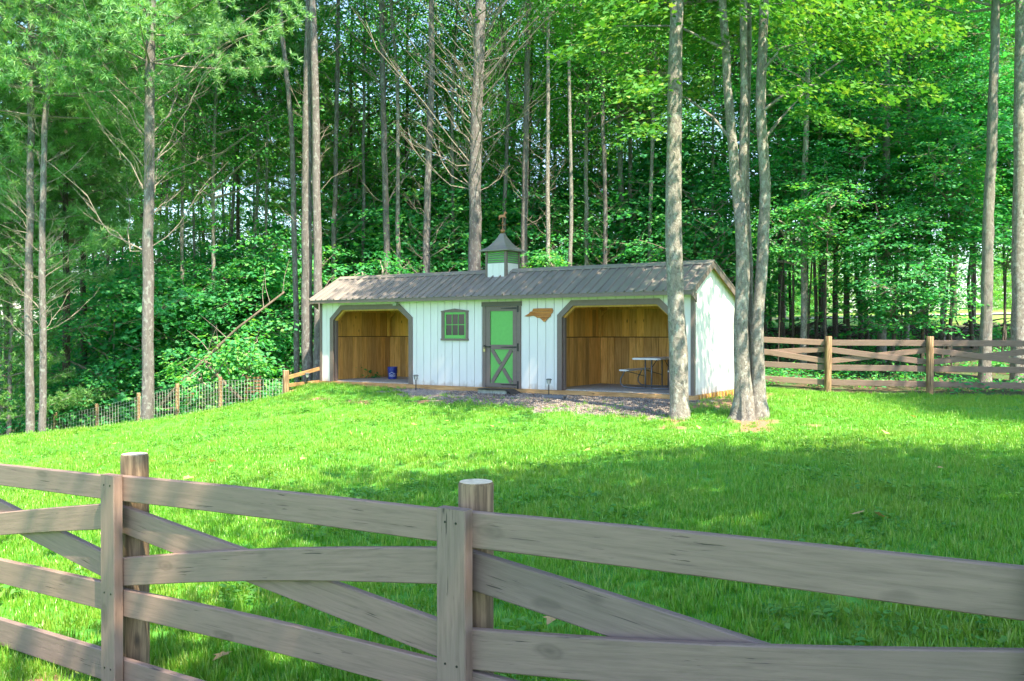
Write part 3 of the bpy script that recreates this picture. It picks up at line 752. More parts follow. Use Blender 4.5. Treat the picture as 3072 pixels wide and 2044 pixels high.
# wall sign cut in the outline of a state, four planks
sg = thing('wall_sign', 'state-shaped cedar plank sign hung on the white wall beside the green door', 'sign', tuple(W(0, -.004)), RZ)
prof = [(6.735, 1.742), (6.80, 1.775), (6.86, 1.80), (6.90, 1.845), (6.955, 1.862), (6.985, 1.92), (7.20, 1.925), (7.50, 1.922), (7.525, 1.87), (7.51, 1.82), (7.47, 1.79), (7.455, 1.735), (7.40, 1.70), (7.35, 1.655), (7.315, 1.61), (7.27, 1.605), (7.22, 1.655), (7.17, 1.695), (7.09, 1.70), (7.03, 1.735), (6.98, 1.752), (6.87, 1.738), (6.80, 1.732)]
def clip(poly, z, keep_above):
    out = []
    for (a, b) in zip(poly, poly[1:] + poly[:1]):
        ia = (a[1] >= z) == keep_above; ib = (b[1] >= z) == keep_above
        if ia: out.append(a)
        if ia != ib:
            t_ = (z - a[1]) / (b[1] - a[1]); out.append((a[0] + t_ * (b[0] - a[0]), z))
    return out
for z0, z1 in ((1.55, 1.685), (1.688, 1.765), (1.768, 1.845), (1.848, 1.95)):
    p = clip(clip(prof, z0, True), z1, False)
    if len(p) > 2:
        mb = MB(); mb.prism(p, -.025, -.002); obj('plank', mb.mesh('sign_plank'), MAT['sign'], sg)

# picnic table in the right stall
fz = .018
tb = thing('picnic_table', 'white plastic folding picnic table with grey steel legs in the right stall', 'table', tuple(W(9.42, 1.0, fz)), RZ)
def slab(x0, x1, y0, y1, z0, z1, c=.05):
    return [(x0 + c, y0), (x1 - c, y0), (x1, y0 + c), (x1, y1 - c), (x1 - c, y1), (x0 + c, y1), (x0, y1 - c), (x0, y0 + c)]
mb = MB(); mb.prism(slab(-.36, .36, 0, 1.5, 0, 0), .695, .735, 'z'); obj('table_top', mb.mesh('table_top'), MAT['plastic'], tb)
for s_ in (-1, 1):
    mb = MB(); x0 = -.74 if s_ < 0 else .50
    mb.prism(slab(x0, x0 + .25, .08, 1.42, 0, 0), .415, .45, 'z'); obj('bench_seat', mb.mesh('bench_seat'), MAT['plastic'], tb)
for y in (.22, 1.22):
    mb = MB()
    mb.tube([(-.64, y, .415), (-.66, y, .36), (-.74, y, .22), (-.74, y, .12), (-.66, y, .04), (-.5, y, .02), (.5, y, .02), (.66, y, .04), (.74, y, .12), (.74, y, .22), (.66, y, .36), (.64, y, .415)], .017, 8)
    obj('bench_frame', mb.mesh('bench_frame', True), MAT['steel'], tb)
    for x in (-.10, .06):
        mb = MB(); mb.tube([(x, y, .02), (x, y, .69)], .018, 8); obj('leg', mb.mesh('table_leg', True), MAT['steel'], tb)
    mb = MB(); mb.tube([(.06, y, .5), (.06 + .02, y + (.28 if y < 1 else -.28), .69)], .009, 6); mb.tube([(-.1, y, .30), (-.62, y + .02, .42)], .009, 6); obj('strut', mb.mesh('table_strut'), MAT['black'], tb)

# bucket
bk = thing('bucket', 'blue plastic bucket with white lettering on the floor of the left stall', 'bucket', tuple(W(1.34, 1.5, fz)), 0)
V, F = lathe([(.115, 0), (.12, .005), (.137, .26), (.145, .262), (.145, .285), (.139, .287), (.140, .335), (.149, .337), (.149, .352), (.141, .352), (.135, .30), (.118, .02)], 28)
mb = MB(); mb.add(V, F); obj('pail', mb.mesh('pail', False), MAT['bucket'], bk)
mb = MB(); mb.tube([(-.15, 0, .27), (-.155, -.05, .2), (-.12, -.12, .15), (0, -.165, .13), (.12, -.12, .15), (.155, -.05, .2), (.15, 0, .27)], .004, 6); obj('handle', mb.mesh('bail'), MAT['steel'], bk)
def bucket_text():
    cu_ = bpy.data.curves.new('txt', 'FONT'); cu_.body = "Lowe's"; cu_.size = .075; cu_.align_x = 'CENTER'; cu_.extrude = .0
    o = bpy.data.objects.new('txt', cu_); COL.objects.link(o)
    dg = bpy.context.evaluated_depsgraph_get(); me = bpy.data.meshes.new_from_object(o.evaluated_get(dg))
    bpy.data.objects.remove(o)
    bm = bmesh.new(); bm.from_mesh(me)
    # gabled outline above and beside the word
    def strip(a, b, wd=.008):
        d = Vector((b[0] - a[0], b[1] - a[1])).normalized(); n = Vector((-d.y, d.x)) * wd / 2
        steps = 6; pv = None
        for k in range(steps + 1):
            p = Vector((a[0] + (b[0] - a[0]) * k / steps, a[1] + (b[1] - a[1]) * k / steps))
            c = [bm.verts.new((p.x + n.x, p.y + n.y, 0)), bm.verts.new((p.x - n.x, p.y - n.y, 0))]
            if pv: bm.faces.new((pv[0], pv[1], c[1], c[0]))
            pv = c
    for a, b in (((-.13, -.02), (-.13, .06)), ((-.13, .06), (-.07, .06)), ((-.07, .06), (0, .10)), ((0, .10), (.07, .06)), ((.07, .06), (.13, .06)), ((.13, .06), (.13, -.02)), ((.13, -.02), (-.13, -.02))): strip(a, b)
    th0 = math.atan2(-1, -.02)
    for v in bm.verts:
        z = .105 + v.co.y; r = .12 + .017 * z / .26 + .0022; th = th0 + v.co.x / r * .72
        v.co = (r * math.cos(th), r * math.sin(th), z)
    bm.to_mesh(me); bm.free(); me.materials.clear(); return me
try: obj('lettering', bucket_text(), MAT['print'], bk)
except Exception as ex: print('text failed', ex)

# path lights, slab, step, mat
def path_light(label, u, v, h=.40, style=0):
    p = W(u, v); z = gz1(p[0], p[1])
    o = thing('path_light', label, 'lamp', (p[0], p[1], z), 0, 'solar path lights along the shed front')
    mb = MB(); mb.tube([(0, 0, -.08), (0, 0, h - .13)], .012, 8); obj('stake', mb.mesh('stake'), MAT['black'], o)
    V, F = lathe([(.018, h - .135), (.035, h - .11), (.048, h - .03), (.046, h - .025)], 14); mb = MB(); mb.add(V, F); obj('lamp_glass', mb.mesh('lamp_glass'), plain('frosted_lens', (.55, .56, .52), .3), o)
    mb = MB()
    for k in range(6):
        a = k * math.pi / 3; mb.tube([(.040 * math.cos(a), .040 * math.sin(a), h - .115), (.053 * math.cos(a), .053 * math.sin(a), h - .025)], .004, 4)
    V, F = lathe([(.07, h - .028), (.07, h - .015), (.045, h), (.01, h + .004)], 14); mb.add(V, F); obj('lamp_cap', mb.mesh('lamp_cap'), MAT['steel'], o)
path_light('black solar path light in the grass at the right of the left stall opening', 3.80, -.5)
path_light('black solar path light standing by a flat slab left of the right stall opening', 7.62, -.38)
path_light('black solar path light at the shed corner beside the short rail fence', .02, -.55, .34)
sl = W(7.9, -.62); zz = gz1(sl[0], sl[1])
mb = MB(); mb.prism(slab(-.26, .26, -.16, .16, 0, 0, .03), -.03, .045, 'z')
o = obj('stone_slab', mb.mesh('stone_slab'), plain('blue_grey_slab', (.16, .17, .19), .8), None, (sl[0], sl[1], zz)); o.rotation_euler = (0, 0, RZ + .15)
tag(o, 'flat blue-grey slab lying on the gravel under a path light', 'slab')
st = W(6.15, -.38); zz = gz1(st[0], st[1])
stp = thing('block_step', 'low step of pale concrete blocks in front of the green door', 'step', (st[0], st[1], zz), RZ)
mb = MB(); mb.box(-.42, -.01, -.14, .14, -.05, .10); obj('block', mb.mesh('block'), plain('pale_concrete', (.36, .40, .35), .9, 0, .15), stp)
mb = MB(); mb.box(.0, .40, -.14, .14, -.05, .10); obj('block', mb.mesh('block_b'), bpy.data.materials['pale_concrete'], stp)
MAT['mat'] = plain('black_rubber_mat', (.035, .03, .03), .8, 0, .2, 40)
mt = MB(); nn = 14
for a in range(nn + 1):
    pass
Vm = []; Fm = []
for a in range(nn + 1):
    for b in range(5):
        x = -.48 + a / nn * 1.1; y = -.22 + b / 4 * .44
        z = .112 if x < .40 else .112 - (x - .40) * .48
        Vm.append((x, y, z))
for a in range(nn):
    for b in range(4): Fm.append([a * 5 + b, (a + 1) * 5 + b, (a + 1) * 5 + b + 1, a * 5 + b + 1])
top = len(Vm); Vm2 = Vm + [(x, y, z - .01) for x, y, z in Vm]; Fm2 = Fm + [[i + top for i in f][::-1] for f in Fm]
mt.add(Vm2, Fm2)
o = obj('door_mat', mt.mesh('door_mat'), MAT['mat'], None, (st[0], st[1], zz)); o.rotation_euler = (0, 0, RZ)
tag(o, 'black slatted rubber mat drooping over the block step by the door', 'mat')

# ------------------------------------------------------------------ board fences
def board(name, p0, p1, up0, up1, t, nrm, mat, parent, seg=8, bow=0.0, ext=0.0):
    """plank from p0 to p1 (its top front edge); up0/up1 its height at each end, t thickness away along nrm"""
    p0 = np.array(p0, float); p1 = np.array(p1, float); d = p1 - p0; L = np.linalg.norm(d); d /= L
    p0 = p0 - d * ext; L += 2 * ext
    nrm = np.array(nrm, float); nrm -= d * (nrm @ d); nrm /= np.linalg.norm(nrm)
    upv = np.cross(nrm, d)
    if upv[2] < 0: upv = -upv
    c = .005; V, F = [], []
    for k in range(seg + 1):
        s_ = k / seg; h = up0 + (up1 - up0) * s_; x = L * s_; b = bow * math.sin(math.pi * s_)
        sec = [(-c, 0), (0, c), (0, t - c), (-c, t), (-h + c, t), (-h, t - c), (-h, c), (-h + c, 0)]
        for (q, r) in sec: V.append((x, r + b * .4, q + b))
    for k in range(seg):
        for j in range(8): F.append([k * 8 + j, k * 8 + (j + 1) % 8, (k + 1) * 8 + (j + 1) % 8, (k + 1) * 8 + j])
    F += [list(range(8))[::-1], list(range(seg * 8, seg * 8 + 8))]
    mb = MB(); mb.add(V, F); me = mb.mesh(name)
    o = obj(name, me, mat, parent)
    Mx = Matrix([[d[0], nrm[0], upv[0], p0[0]], [d[1], nrm[1], upv[1], p0[1]], [d[2], nrm[2], upv[2], p0[2]], [0, 0, 0, 1]])
    o.matrix_parent_inverse = Matrix.Identity(4)
    o.matrix_basis = parent.matrix_basis.inverted() @ Mx if parent else Mx
    return o
def round_post(parent, x, y, z0, z1, r, seed, tiltx=0.0):
    rs = np.random.default_rng(seed); n = 24
    zs = np.linspace(z0, z1 - .012, 7); pts = [(x + tiltx * (z - z0), y, z) for z in zs]
    V, F = tube_np(pts, r * (1 + rs.normal(0, .012, len(zs))), n, False)
    m0 = len(V); top = [tuple(p * np.array([1, 1, 1])) for p in V[-n:]]
    c = np.mean(V[-n:], axis=0)
    ring = [c + (p - c) * .93 + np.array([0, 0, .012]) for p in V[-n:]]
    V = np.concatenate([V, ring]); F = F + [[m0 - n + j, m0 - n + (j + 1) % n, m0 + (j + 1) % n, m0 + j] for j in range(n)]
    mb = MB(); mb.add(V, F); o = obj('post', mb.mesh('post', True), MAT['post'], parent)
    mb = MB(); mb.add([p + np.array([0, 0, .0]) for p in ring] , [list(range(n))]); mb2 = MB(); mb2.prism([(p[0], p[1]) for p in ring], c[2] - .02, c[2] + .0125, 'z')
    obj('post_end', mb2.mesh('post_end'), MAT['post_end'], o)
    return o
def nail_heads(mb, pts): pass

P1, P2_, P3, P0 = np.array([-2.45, 5.35]), np.array([-.28, 4.0]), np.array([1.60, 2.60]), np.array([-4.55, 6.78])
ff = thing('board_fence', 'taupe painted four-board fence with crossed planks and battens in the foreground', 'fence', (-2.45, 5.35, 0))
def seg_pt(a, b, off, x, y):
    """pixel onto the vertical plane of one fence bay, moved back by off"""
    d = (b - a) / np.linalg.norm(b - a); n = np.array([-d[1], d[0]]); n = n if n[1] > 0 else -n
    n3 = np.array([n[0], n[1], 0]); r = ray(x, y); q = np.array([a[0], a[1], 0]) + n3 * off
    return CC + r * (((q - CC) @ n3) / (r @ n3)), n3
T = .04; TB = .06
def bay(a, b, rows, off=0.0, ext=.0, ext1=None):
    for (nm, layer, x0, t0_, b0_, x1, t1_, b1_, bow) in rows:
        o_ = off + layer * (T + .002)
        p0, n3 = seg_pt(a, b, o_, x0, t0_); q0, _ = seg_pt(a, b, o_, x0, b0_)
        p1, _ = seg_pt(a, b, o_, x1, t1_); q1, _ = seg_pt(a, b, o_, x1, b1_)
        dd = (p1 - p0) / np.linalg.norm(p1 - p0)
        L = np.linalg.norm(p1 - p0); s = ext / L; s1 = (ext if ext1 is None else ext1) / L
        e0 = p0 - (p1 - p0) * s; e1 = p1 + (p1 - p0) * s1
        cosv = math.sqrt(dd[0] ** 2 + dd[1] ** 2)
        board(nm, e0, e1, (p0[2] - q0[2]) * cosv, (p1[2] - q1[2]) * cosv, T, n3, MAT['fence'], ff, 8, bow)
bay(P0, P1, [('rail', 0, 0, 1396, 1459, 298, 1426, 1497, .004), ('rail', 0, 0, 1680, 1748, 298, 1745, 1828, .0), ('rail', 0, 0, 1859, 1936, 298, 1948, 2038, .0),
             ('brace', 0, 0, 1544, 1612, 298, 1513, 1590, .012), ('brace', 1, 0, 1505, 1577, 298, 1653, 1728, .0)], 0, 1.2, .06)
# the left bay's boards run on out of the frame
bay(P1, P2_, [('rail', 0, 365, 1428.5, 1505, 1308, 1528, 1625.5, .006), ('rail', 0, 365, 1770, 1850, 1308, 1984, 2090, .012), ('rail', 0, 365, 1978, 2062, 1308, 2262, 2372, .0),
              ('brace', 0, 365, 1675.5, 1759.5, 1308, 1645, 1755, .022), ('brace', 1, 365, 1518, 1600, 1308, 1860, 1971, .0)], 0, .055)
bay(P2_, P3, [('rail', 0, 1418, 1537, 1646, 3072, 1705, 1866, .006), ('brace', 0, 1418, 1888, 2011, 3072, 1951, 2112, -.02), ('brace', 1, 1418, 1657, 1774, 3072, 2205, 2375, .012),
              ('rail', 0, 1418, 2017, 2140, 3072, 2440, 2620, .0), ('rail', 0, 1418, 2280, 2400, 3072, 2860, 3030, .0)], 0, .05, .09)
# the bays before and after, so that the fence runs on past the picture
def plain_bay(a, b, za, zb):
    d = (b - a) / np.linalg.norm(b - a); n = np.array([-d[1], d[0], 0]); n = n if n[1] > 0 else -n
    A3 = np.array([a[0] + d[0] * .01, a[1] + d[1] * .01, za]); B3 = np.array([b[0] - d[0] * .01, b[1] - d[1] * .01, zb])
    for dz in (0, -.64, -1.04): board('rail', A3 + (0, 0, dz), B3 + (0, 0, dz), .15, .15, T, n, MAT['fence'], ff, 6, .004)
    board('brace', A3 + (0, 0, -.49), B3 + (0, 0, -.17), .15, .15, T, n, MAT['fence'], ff, 6)
    board('brace', A3 + (0, 0, -.17) + n * (T + .002), B3 + (0, 0, -.49) + n * (T + .002), .15, .15, T, n, MAT['fence'], ff, 6)
def plain_post(p, d, zt, seed):
    d = d / np.linalg.norm(d); n = np.array([-d[1], d[0], 0]); n = n if n[1] > 0 else -n; d3 = np.array([d[0], d[1], 0]); g0 = gz1(p[0], p[1])
    mb = MB(); mb.box(0, zt - g0 + .05, 0, TB, -.07, .07); o = obj('batten', mb.mesh('batten'), MAT['fence'], ff)
    q = np.array([p[0], p[1], zt + .004]) - n * (TB + .002); Mx = Matrix([[0, n[0], d3[0], q[0]], [0, n[1], d3[1], q[1]], [-1, n[2], d3[2], q[2]], [0, 0, 0, 1]])
    if Mx.to_3x3().determinant() < 0: Mx[0][2] *= -1; Mx[1][2] *= -1; Mx[2][2] *= -1
    o.matrix_parent_inverse = Matrix.Identity(4); o.matrix_basis = ff.matrix_basis.inverted() @ Mx
    c = p + n[:2] * (2 * T + .008 + .082); round_post(ff, c[0] - ff.location.x, c[1] - ff.location.y, g0 - .3, zt + .14, .083, seed)
PA, PB = np.array([-6.7, 8.2]), np.array([3.62, 1.25])
plain_bay(PA, P0, 1.20, 1.24); plain_bay(P3, PB, 1.455, 1.56)
for p_, d_, z_, k_ in ((PA, P0 - PA, 1.20, 91), (P0, P1 - PA, 1.245, 92), (P3, PB - P2_, 1.46, 93), (PB, PB - P3, 1.56, 94)): plain_post(p_, d_, z_, k_)
for (p, a, b, xl, xr, yt, seed, sx, sytop, z_end) in [(P1, P0, P2_, 300, 341, 1426.5, 3, 404, 1362, -.3), (P2_, P1, P3, 1308.5, 1394.7, 1529, 4, 1428, 1445, -.3)]:
    d = (b - a) / np.linalg.norm(b - a)
    p0, n3 = seg_pt(p, p + d, -TB - .002, xl, yt); p1, _ = seg_pt(p, p + d, -TB - .002, xr, yt + 4)
    c0 = (p0 + p1) / 2; wd = np.linalg.norm((p1 - p0)[:2])
    # batten: a vertical plank, built along its length
    top = c0.copy(); zt = c0[2] + .004; g0 = gz1(c0[0], c0[1])
    L = zt - g0 + .05
    d3 = np.array([d[0], d[1], 0]); mbv = []; Fv = []
    V, F = [], []
    c = .005; hw = wd / 2
    for x in (0, L):
        for (q, r) in [(-hw + c, 0), (-hw, c), (-hw, TB - c), (-hw + c, TB), (hw - c, TB), (hw, TB - c), (hw, c), (hw - c, 0)]: V.append((x, r, q))
    for j in range(8): F.append([j, (j + 1) % 8, 8 + (j + 1) % 8, 8 + j])
    F += [list(range(8))[::-1], list(range(8, 16))]
    mb = MB(); mb.add(V, F)
    o = obj('batten', mb.mesh('batten'), MAT['fence'], ff)
    xax = np.array([0, 0, -1.0]); Mx = Matrix([[xax[0], n3[0], d3[0], c0[0]], [xax[1], n3[1], d3[1], c0[1]], [xax[2], n3[2], d3[2], zt], [0, 0, 0, 1]])
    # keep a right-handed frame
    if Mx.to_3x3().determinant() < 0: Mx[0][2] *= -1; Mx[1][2] *= -1; Mx[2][2] *= -1
    o.matrix_parent_inverse = Matrix.Identity(4); o.matrix_basis = ff.matrix_basis.inverted() @ Mx
    for q in ((.06, -.03), (.06, .03), (L * .5, -.03), (L * .5, .035), (L * .82, -.03), (L * .82, .03)):
        mb = MB(); mb.prism([(q[0] + .006 * math.cos(k), q[1] + .006 * math.sin(k)) for k in np.arange(6) * math.pi / 3], -.002, .001, 'y'); nh = obj('nail', mb.mesh('nail'), MAT['black'], o)
    # round post behind
    r_ = .083
    cc = c0[:2] + n3[:2] * (TB + 2 * T + .008 + r_ * .97)
    rr = ray(sx, sytop); cc_Y = cc[1]; pt = CC + rr * (cc_Y / rr[1])
    po = round_post(ff, pt[0] - ff.location.x, cc_Y - ff.location.y, g0 - .3, pt[2], r_, seed)
    po.location.z = -ff.location.z
def fence_far():
    f = thing('board_fence', 'taupe four-board fence with crossed planks and round posts at the edge of the woods', 'fence', (RF[1][0], RF[1][1], gz1(*RF[1])))
    base = np.array(f.location)
    for i in range(len(RF)):
        x, y = RF[i]; z = gz1(x, y)
        if i > 0: round_post(f, x - base[0], y - base[1], z - .3 - base[2], z + 1.44 - base[2], .087, 30 + i, .012 if i == 1 else 0)
        if i + 1 < len(RF):
            x2, y2 = RF[i + 1]; z2 = gz1(x2, y2); d = np.array([x2 - x, y2 - y]); d /= np.linalg.norm(d); n = np.array([-d[1], d[0], 0]); n = n if n[1] > 0 else -n
            off = n * .09
            def pp(xx, yy, zz): return np.array([xx, yy, zz]) + off
            for zt in (1.345, .70, .315):
                board('rail', pp(x, y, z + zt), pp(x2, y2, z2 + zt), .15, .15, .03, n, MAT['fence'], f, 3, .004)
            board('brace', pp(x, y, z + 1.17), pp(x2, y2, z2 + .86), .145, .145, .03, n, MAT['fence'], f, 3)
            board('brace', pp(x, y, z + .86) + n * .033, pp(x2, y2, z2 + 1.18) + n * .033, .145, .145, .03, n, MAT['fence'], f, 3)
fence_far()

# short rail fence by the shed corner
cp = WF[0]; g0 = gz1(cp[0], cp[1])
rf = thing('rail_fence', 'short weathered plank fence from a thick post to the shed corner', 'fence', (cp[0], cp[1], g0))
round_post(rf, 0, 0, -.3, cp[2] - g0, .085, 60)
e1 = W(-.06, .25, 0)
dz = e1 - np.array([cp[0], cp[1], 0]); n = np.array([-dz[1], dz[0], 0]); n = n / np.linalg.norm(n); n = n if n[1] > 0 else -n
for (a, b, hh) in ((-.16, 1.03 - .15, .10), (-.36, .50, .10), (-.58, .24, .09)):
    z0 = cp[2] + a; z1 = ZB + b - .45
    board('rail', (cp[0], cp[1] - .08, z0), (e1[0], e1[1] - .08, z0 + (.26 if a > -.2 else .06 if a > -.4 else .22)), hh, hh, .04, n, MAT['split_rail'], rf, 3)
board('rail', (cp[0] + .45, cp[1] - .1, cp[2] - .66), (e1[0], e1[1] - .1, cp[2] - .50), .08, .08, .04, n, MAT['split_rail'], rf, 2)

# wire mesh fence on the left
wf = thing('wire_fence', 'galvanised wire mesh fence on wooden posts running down the left slope', 'fence', (WF[1][0], WF[1][1], gz1(WF[1][0], WF[1][1])))
wb = np.array(wf.location)
MAT['wire'] = plain('galvanised_wire', (.55, .57, .54), .5, 0)
for i, p in enumerate(WF):
    if i: round_post(wf, p[0] - wb[0], p[1] - wb[1], p[2] - 1.5 - wb[2], p[2] - wb[2], .053, 70 + i)
    if i + 1 < len(WF):
        a = np.array(p) - wb; b = np.array(WF[i + 1]) - wb; a[2] -= .10 if i else .22; b[2] -= .10; H = 1.0
        mb = MB(); yo = np.array([0, -.06, 0])
        for k in range(11):
            zz = H * k / 10; mb.tube([a + yo - (0, 0, zz), b + yo - (0, 0, zz)], .0042, 3, False)
        L = np.linalg.norm(b - a); nv = max(4, int(L / .085))
        for k in range(nv + 1):
            q = a + (b - a) * k / nv + yo; mb.tube([q, q - (0, 0, H)], .0042, 3, False)
        obj('wire_mesh', mb.mesh('wire_mesh'), MAT['wire'], wf)

# ------------------------------------------------------------------ plants: leaves, crowns, trunks
def frame_from(nrm, yaw):
    """rows: x,y,z axes for many leaves"""
    nrm = nrm / (np.linalg.norm(nrm, axis=1)[:, None] + 1e-9)
    ref = np.c_[np.cos(yaw), np.sin(yaw), np.zeros(len(yaw))]
    y = ref - nrm * (ref * nrm).sum(1)[:, None]; y /= np.linalg.norm(y, axis=1)[:, None] + 1e-9
    x = np.cross(y, nrm); return x, y, nrm
KITE = (np.array([[0, 0, 0], [.36, .42, .05], [0, 1, -.06], [-.36, .42, .05]]), np.array([[0, 1, 2, 3]]))
OVAL = (np.array([[0, 0, 0], [.27, .28, .05], [.24, .66, .04], [0, 1, -.08], [-.24, .66, .04], [-.27, .28, .05]]), np.array([[0, 1, 2, 3], [0, 3, 4, 5]]))
_mp = [(0, .0), (.10, .16), (.42, .08), (.33, .30), (.60, .50), (.30, .53), (.0, 1.0), (-.30, .53), (-.60, .50), (-.33, .30), (-.42, .08), (-.10, .16)]
_mv = np.array([[x, y, .10 * abs(x) - .10 * y * y] for x, y in _mp])
MAPLE = (_mv, np.array([[0, 1, 6, 11], [1, 2, 3, 6], [3, 4, 5, 6], [11, 6, 9, 10], [9, 6, 7, 8]]))
NEEDLE = (np.array([[-.5, 0, 0], [.5, 0, 0], [0, 1, 0]]), np.array([[0, 1, 2]]))
def leaves_mesh(name, C, nrm, yaw, size, tpl, aspect=None):
    tv, tf = tpl; n = len(C); k = len(tv)
    x, y, z = frame_from(nrm, yaw)
    size = np.broadcast_to(size, (n,))[:, None, None]
    ax = 1.0 if aspect is None else aspect
    V = C[:, None, :] + size * (tv[None, :, 0:1] * ax * x[:, None, :] + tv[None, :, 1:2] * y[:, None, :] + tv[None, :, 2:3] * z[:, None, :])
    F = (tf[None] + (np.arange(n) * k)[:, None, None]).reshape(-1, tf.shape[1])
    return mk(name, V.reshape(-1, 3), F)
def sprays(rs, centers, out, per, rad, droop=.25, tilt=.45):
    """leaves in flat drooping sprays round each centre; out = outward direction per spray"""
    n = len(centers); c = np.repeat(centers, per, 0); o = np.repeat(out, per, 0)
    a = rs.random(n * per) * 6.283; r = np.sqrt(rs.random(n * per)) * np.repeat(rad, per)
    p = np.c_[np.cos(a) * r, np.sin(a) * r, np.zeros(n * per)]
    p[:, 2] = -droop * (p * o).sum(1) - .10 * r + rs.normal(0, .05, n * per)
    nr = np.c_[rs.normal(0, tilt, n * per), rs.normal(0, tilt, n * per), np.ones(n * per)] + o * .35 * rs.random((n * per, 1)) * 2
    yaw = np.arctan2(o[:, 1], o[:, 0]) + rs.normal(0, .9, n * per)
    return c + p, nr, yaw
def crown_mesh(name, seed, rx, h, nlobe, nspray, per, size, tpl, mat, z0=0.0, srad=.55, shape='egg', lobe_r=.32):
    """leaf crown from z0 up to z0+h, radius rx, of lobes -> sprays -> leaves; returns leaf mesh and limb mesh"""
    rs = np.random.default_rng(seed)
    t = (np.arange(nlobe) + rs.random(nlobe)) / nlobe
    prof = np.sin(np.pi * np.clip(t * .86 + .10, 0, 1)) ** .7 if shape == 'egg' else (1.05 - .75 * t)
    ang = np.arange(nlobe) * 2.399 + rs.normal(0, .4, nlobe); rad = rx * prof * (.35 + .65 * np.sqrt(rs.random(nlobe)))
    LC = np.c_[np.cos(ang) * rad, np.sin(ang) * rad, z0 + t * h]
    which = rs.integers(0, nlobe, nspray)
    C = LC[which] + rs.normal(0, 1, (nspray, 3)) * np.array([lobe_r * rx, lobe_r * rx, lobe_r * .55 * rx])
    out = C.copy(); out[:, 2] = 0; out /= np.linalg.norm(out, axis=1)[:, None] + 1e-6
    P, nr, yaw = sprays(rs, C, out, per, srad * (.6 + .7 * rs.random(nspray)))
    me = leaves_mesh(name, P, nr, yaw, size * (.6 + .7 * rs.random(len(P))), tpl); me.materials.append(mat)
    mb = MB()
    for c in LC:
        zz = max(z0 * .6, c[2] - .35 * math.hypot(c[0], c[1]) - .4)
        a = np.array([0, 0, zz]); m_ = (a + c) / 2 + rs.normal(0, .12, 3) + (0, 0, -.1)
        mb.tube([a, m_, c], [.045, .03, .012], 4, False)
    for k in range(min(nspray, nlobe * 5)):
        c = C[k]; b = LC[which[k]]
        mb.tube([b, (b + c) / 2 + rs.normal(0, .08, 3), c], [.014, .010, .005], 3, False)
    return me, mb.mesh(name + '_limbs')
def pine_crown(name, seed, h, rmax, nw, mat, z0=0.0, need=.17, per=40, wdt=.058, dens=1.0):
    rs = np.random.default_rng(seed); mb = MB(); C = []; O = []
    for i in range(nw):
        t = (i + .3 * rs.random()) / nw; z = z0 + t * h; L = rmax * (1 - .72 * t) * (.8 + .4 * rs.random())
        nb = rs.integers(4, 7)
        for j in range(nb):
            a = j * 6.283 / nb + rs.normal(0, .35); l = L * (.7 + .5 * rs.random()); up = .12 + .35 * t + rs.normal(0, .08)
            d = np.array([math.cos(a), math.sin(a), 0])
            s_ = np.linspace(0, 1, 5); pts = [np.array([0, 0, z]) + d * l * q + np.array([0, 0, l * (up * q + .12 * q * q)]) for q in s_]
            mb.tube(pts, np.linspace(.03, .008, 5), 4, False)
            nc = max(3, int(l * 5.5 * dens))
            for q in np.linspace(.32, 1.02, nc):
                b = np.array([0, 0, z]) + d * l * q + np.array([0, 0, l * (up * q + .12 * q * q)])
                sw = .30 * l * (1.1 - .7 * q)
                for m_ in range(3):
                    C.append(b + np.array([-d[1], d[0], 0]) * rs.normal(0, sw) + rs.normal(0, .09, 3)); O.append(d + rs.normal(0, .35, 3) + (0, 0, .35))
    C = np.array(C); O = np.array(O); n = len(C)
    dirs = np.repeat(O / np.linalg.norm(O, axis=1)[:, None], per, 0) * .55 + rs.normal(0, .62, (n * per, 3))
    dirs /= np.linalg.norm(dirs, axis=1)[:, None]
    base = np.repeat(C, per, 0) + dirs * .02
    side = np.cross(dirs, rs.normal(0, 1, (n * per, 3))); side /= np.linalg.norm(side, axis=1)[:, None] + 1e-9
    ln = need * (.7 + .6 * rs.random(n * per))[:, None]; wd = ln * wdt
    V = np.stack([base - side * wd, base + side * wd, base + dirs * ln], 1).reshape(-1, 3)
    me = mk(name, V, np.arange(n * per * 3).reshape(-1, 3)); me.materials.append(mat)
    return me, mb.mesh(name + '_limbs')
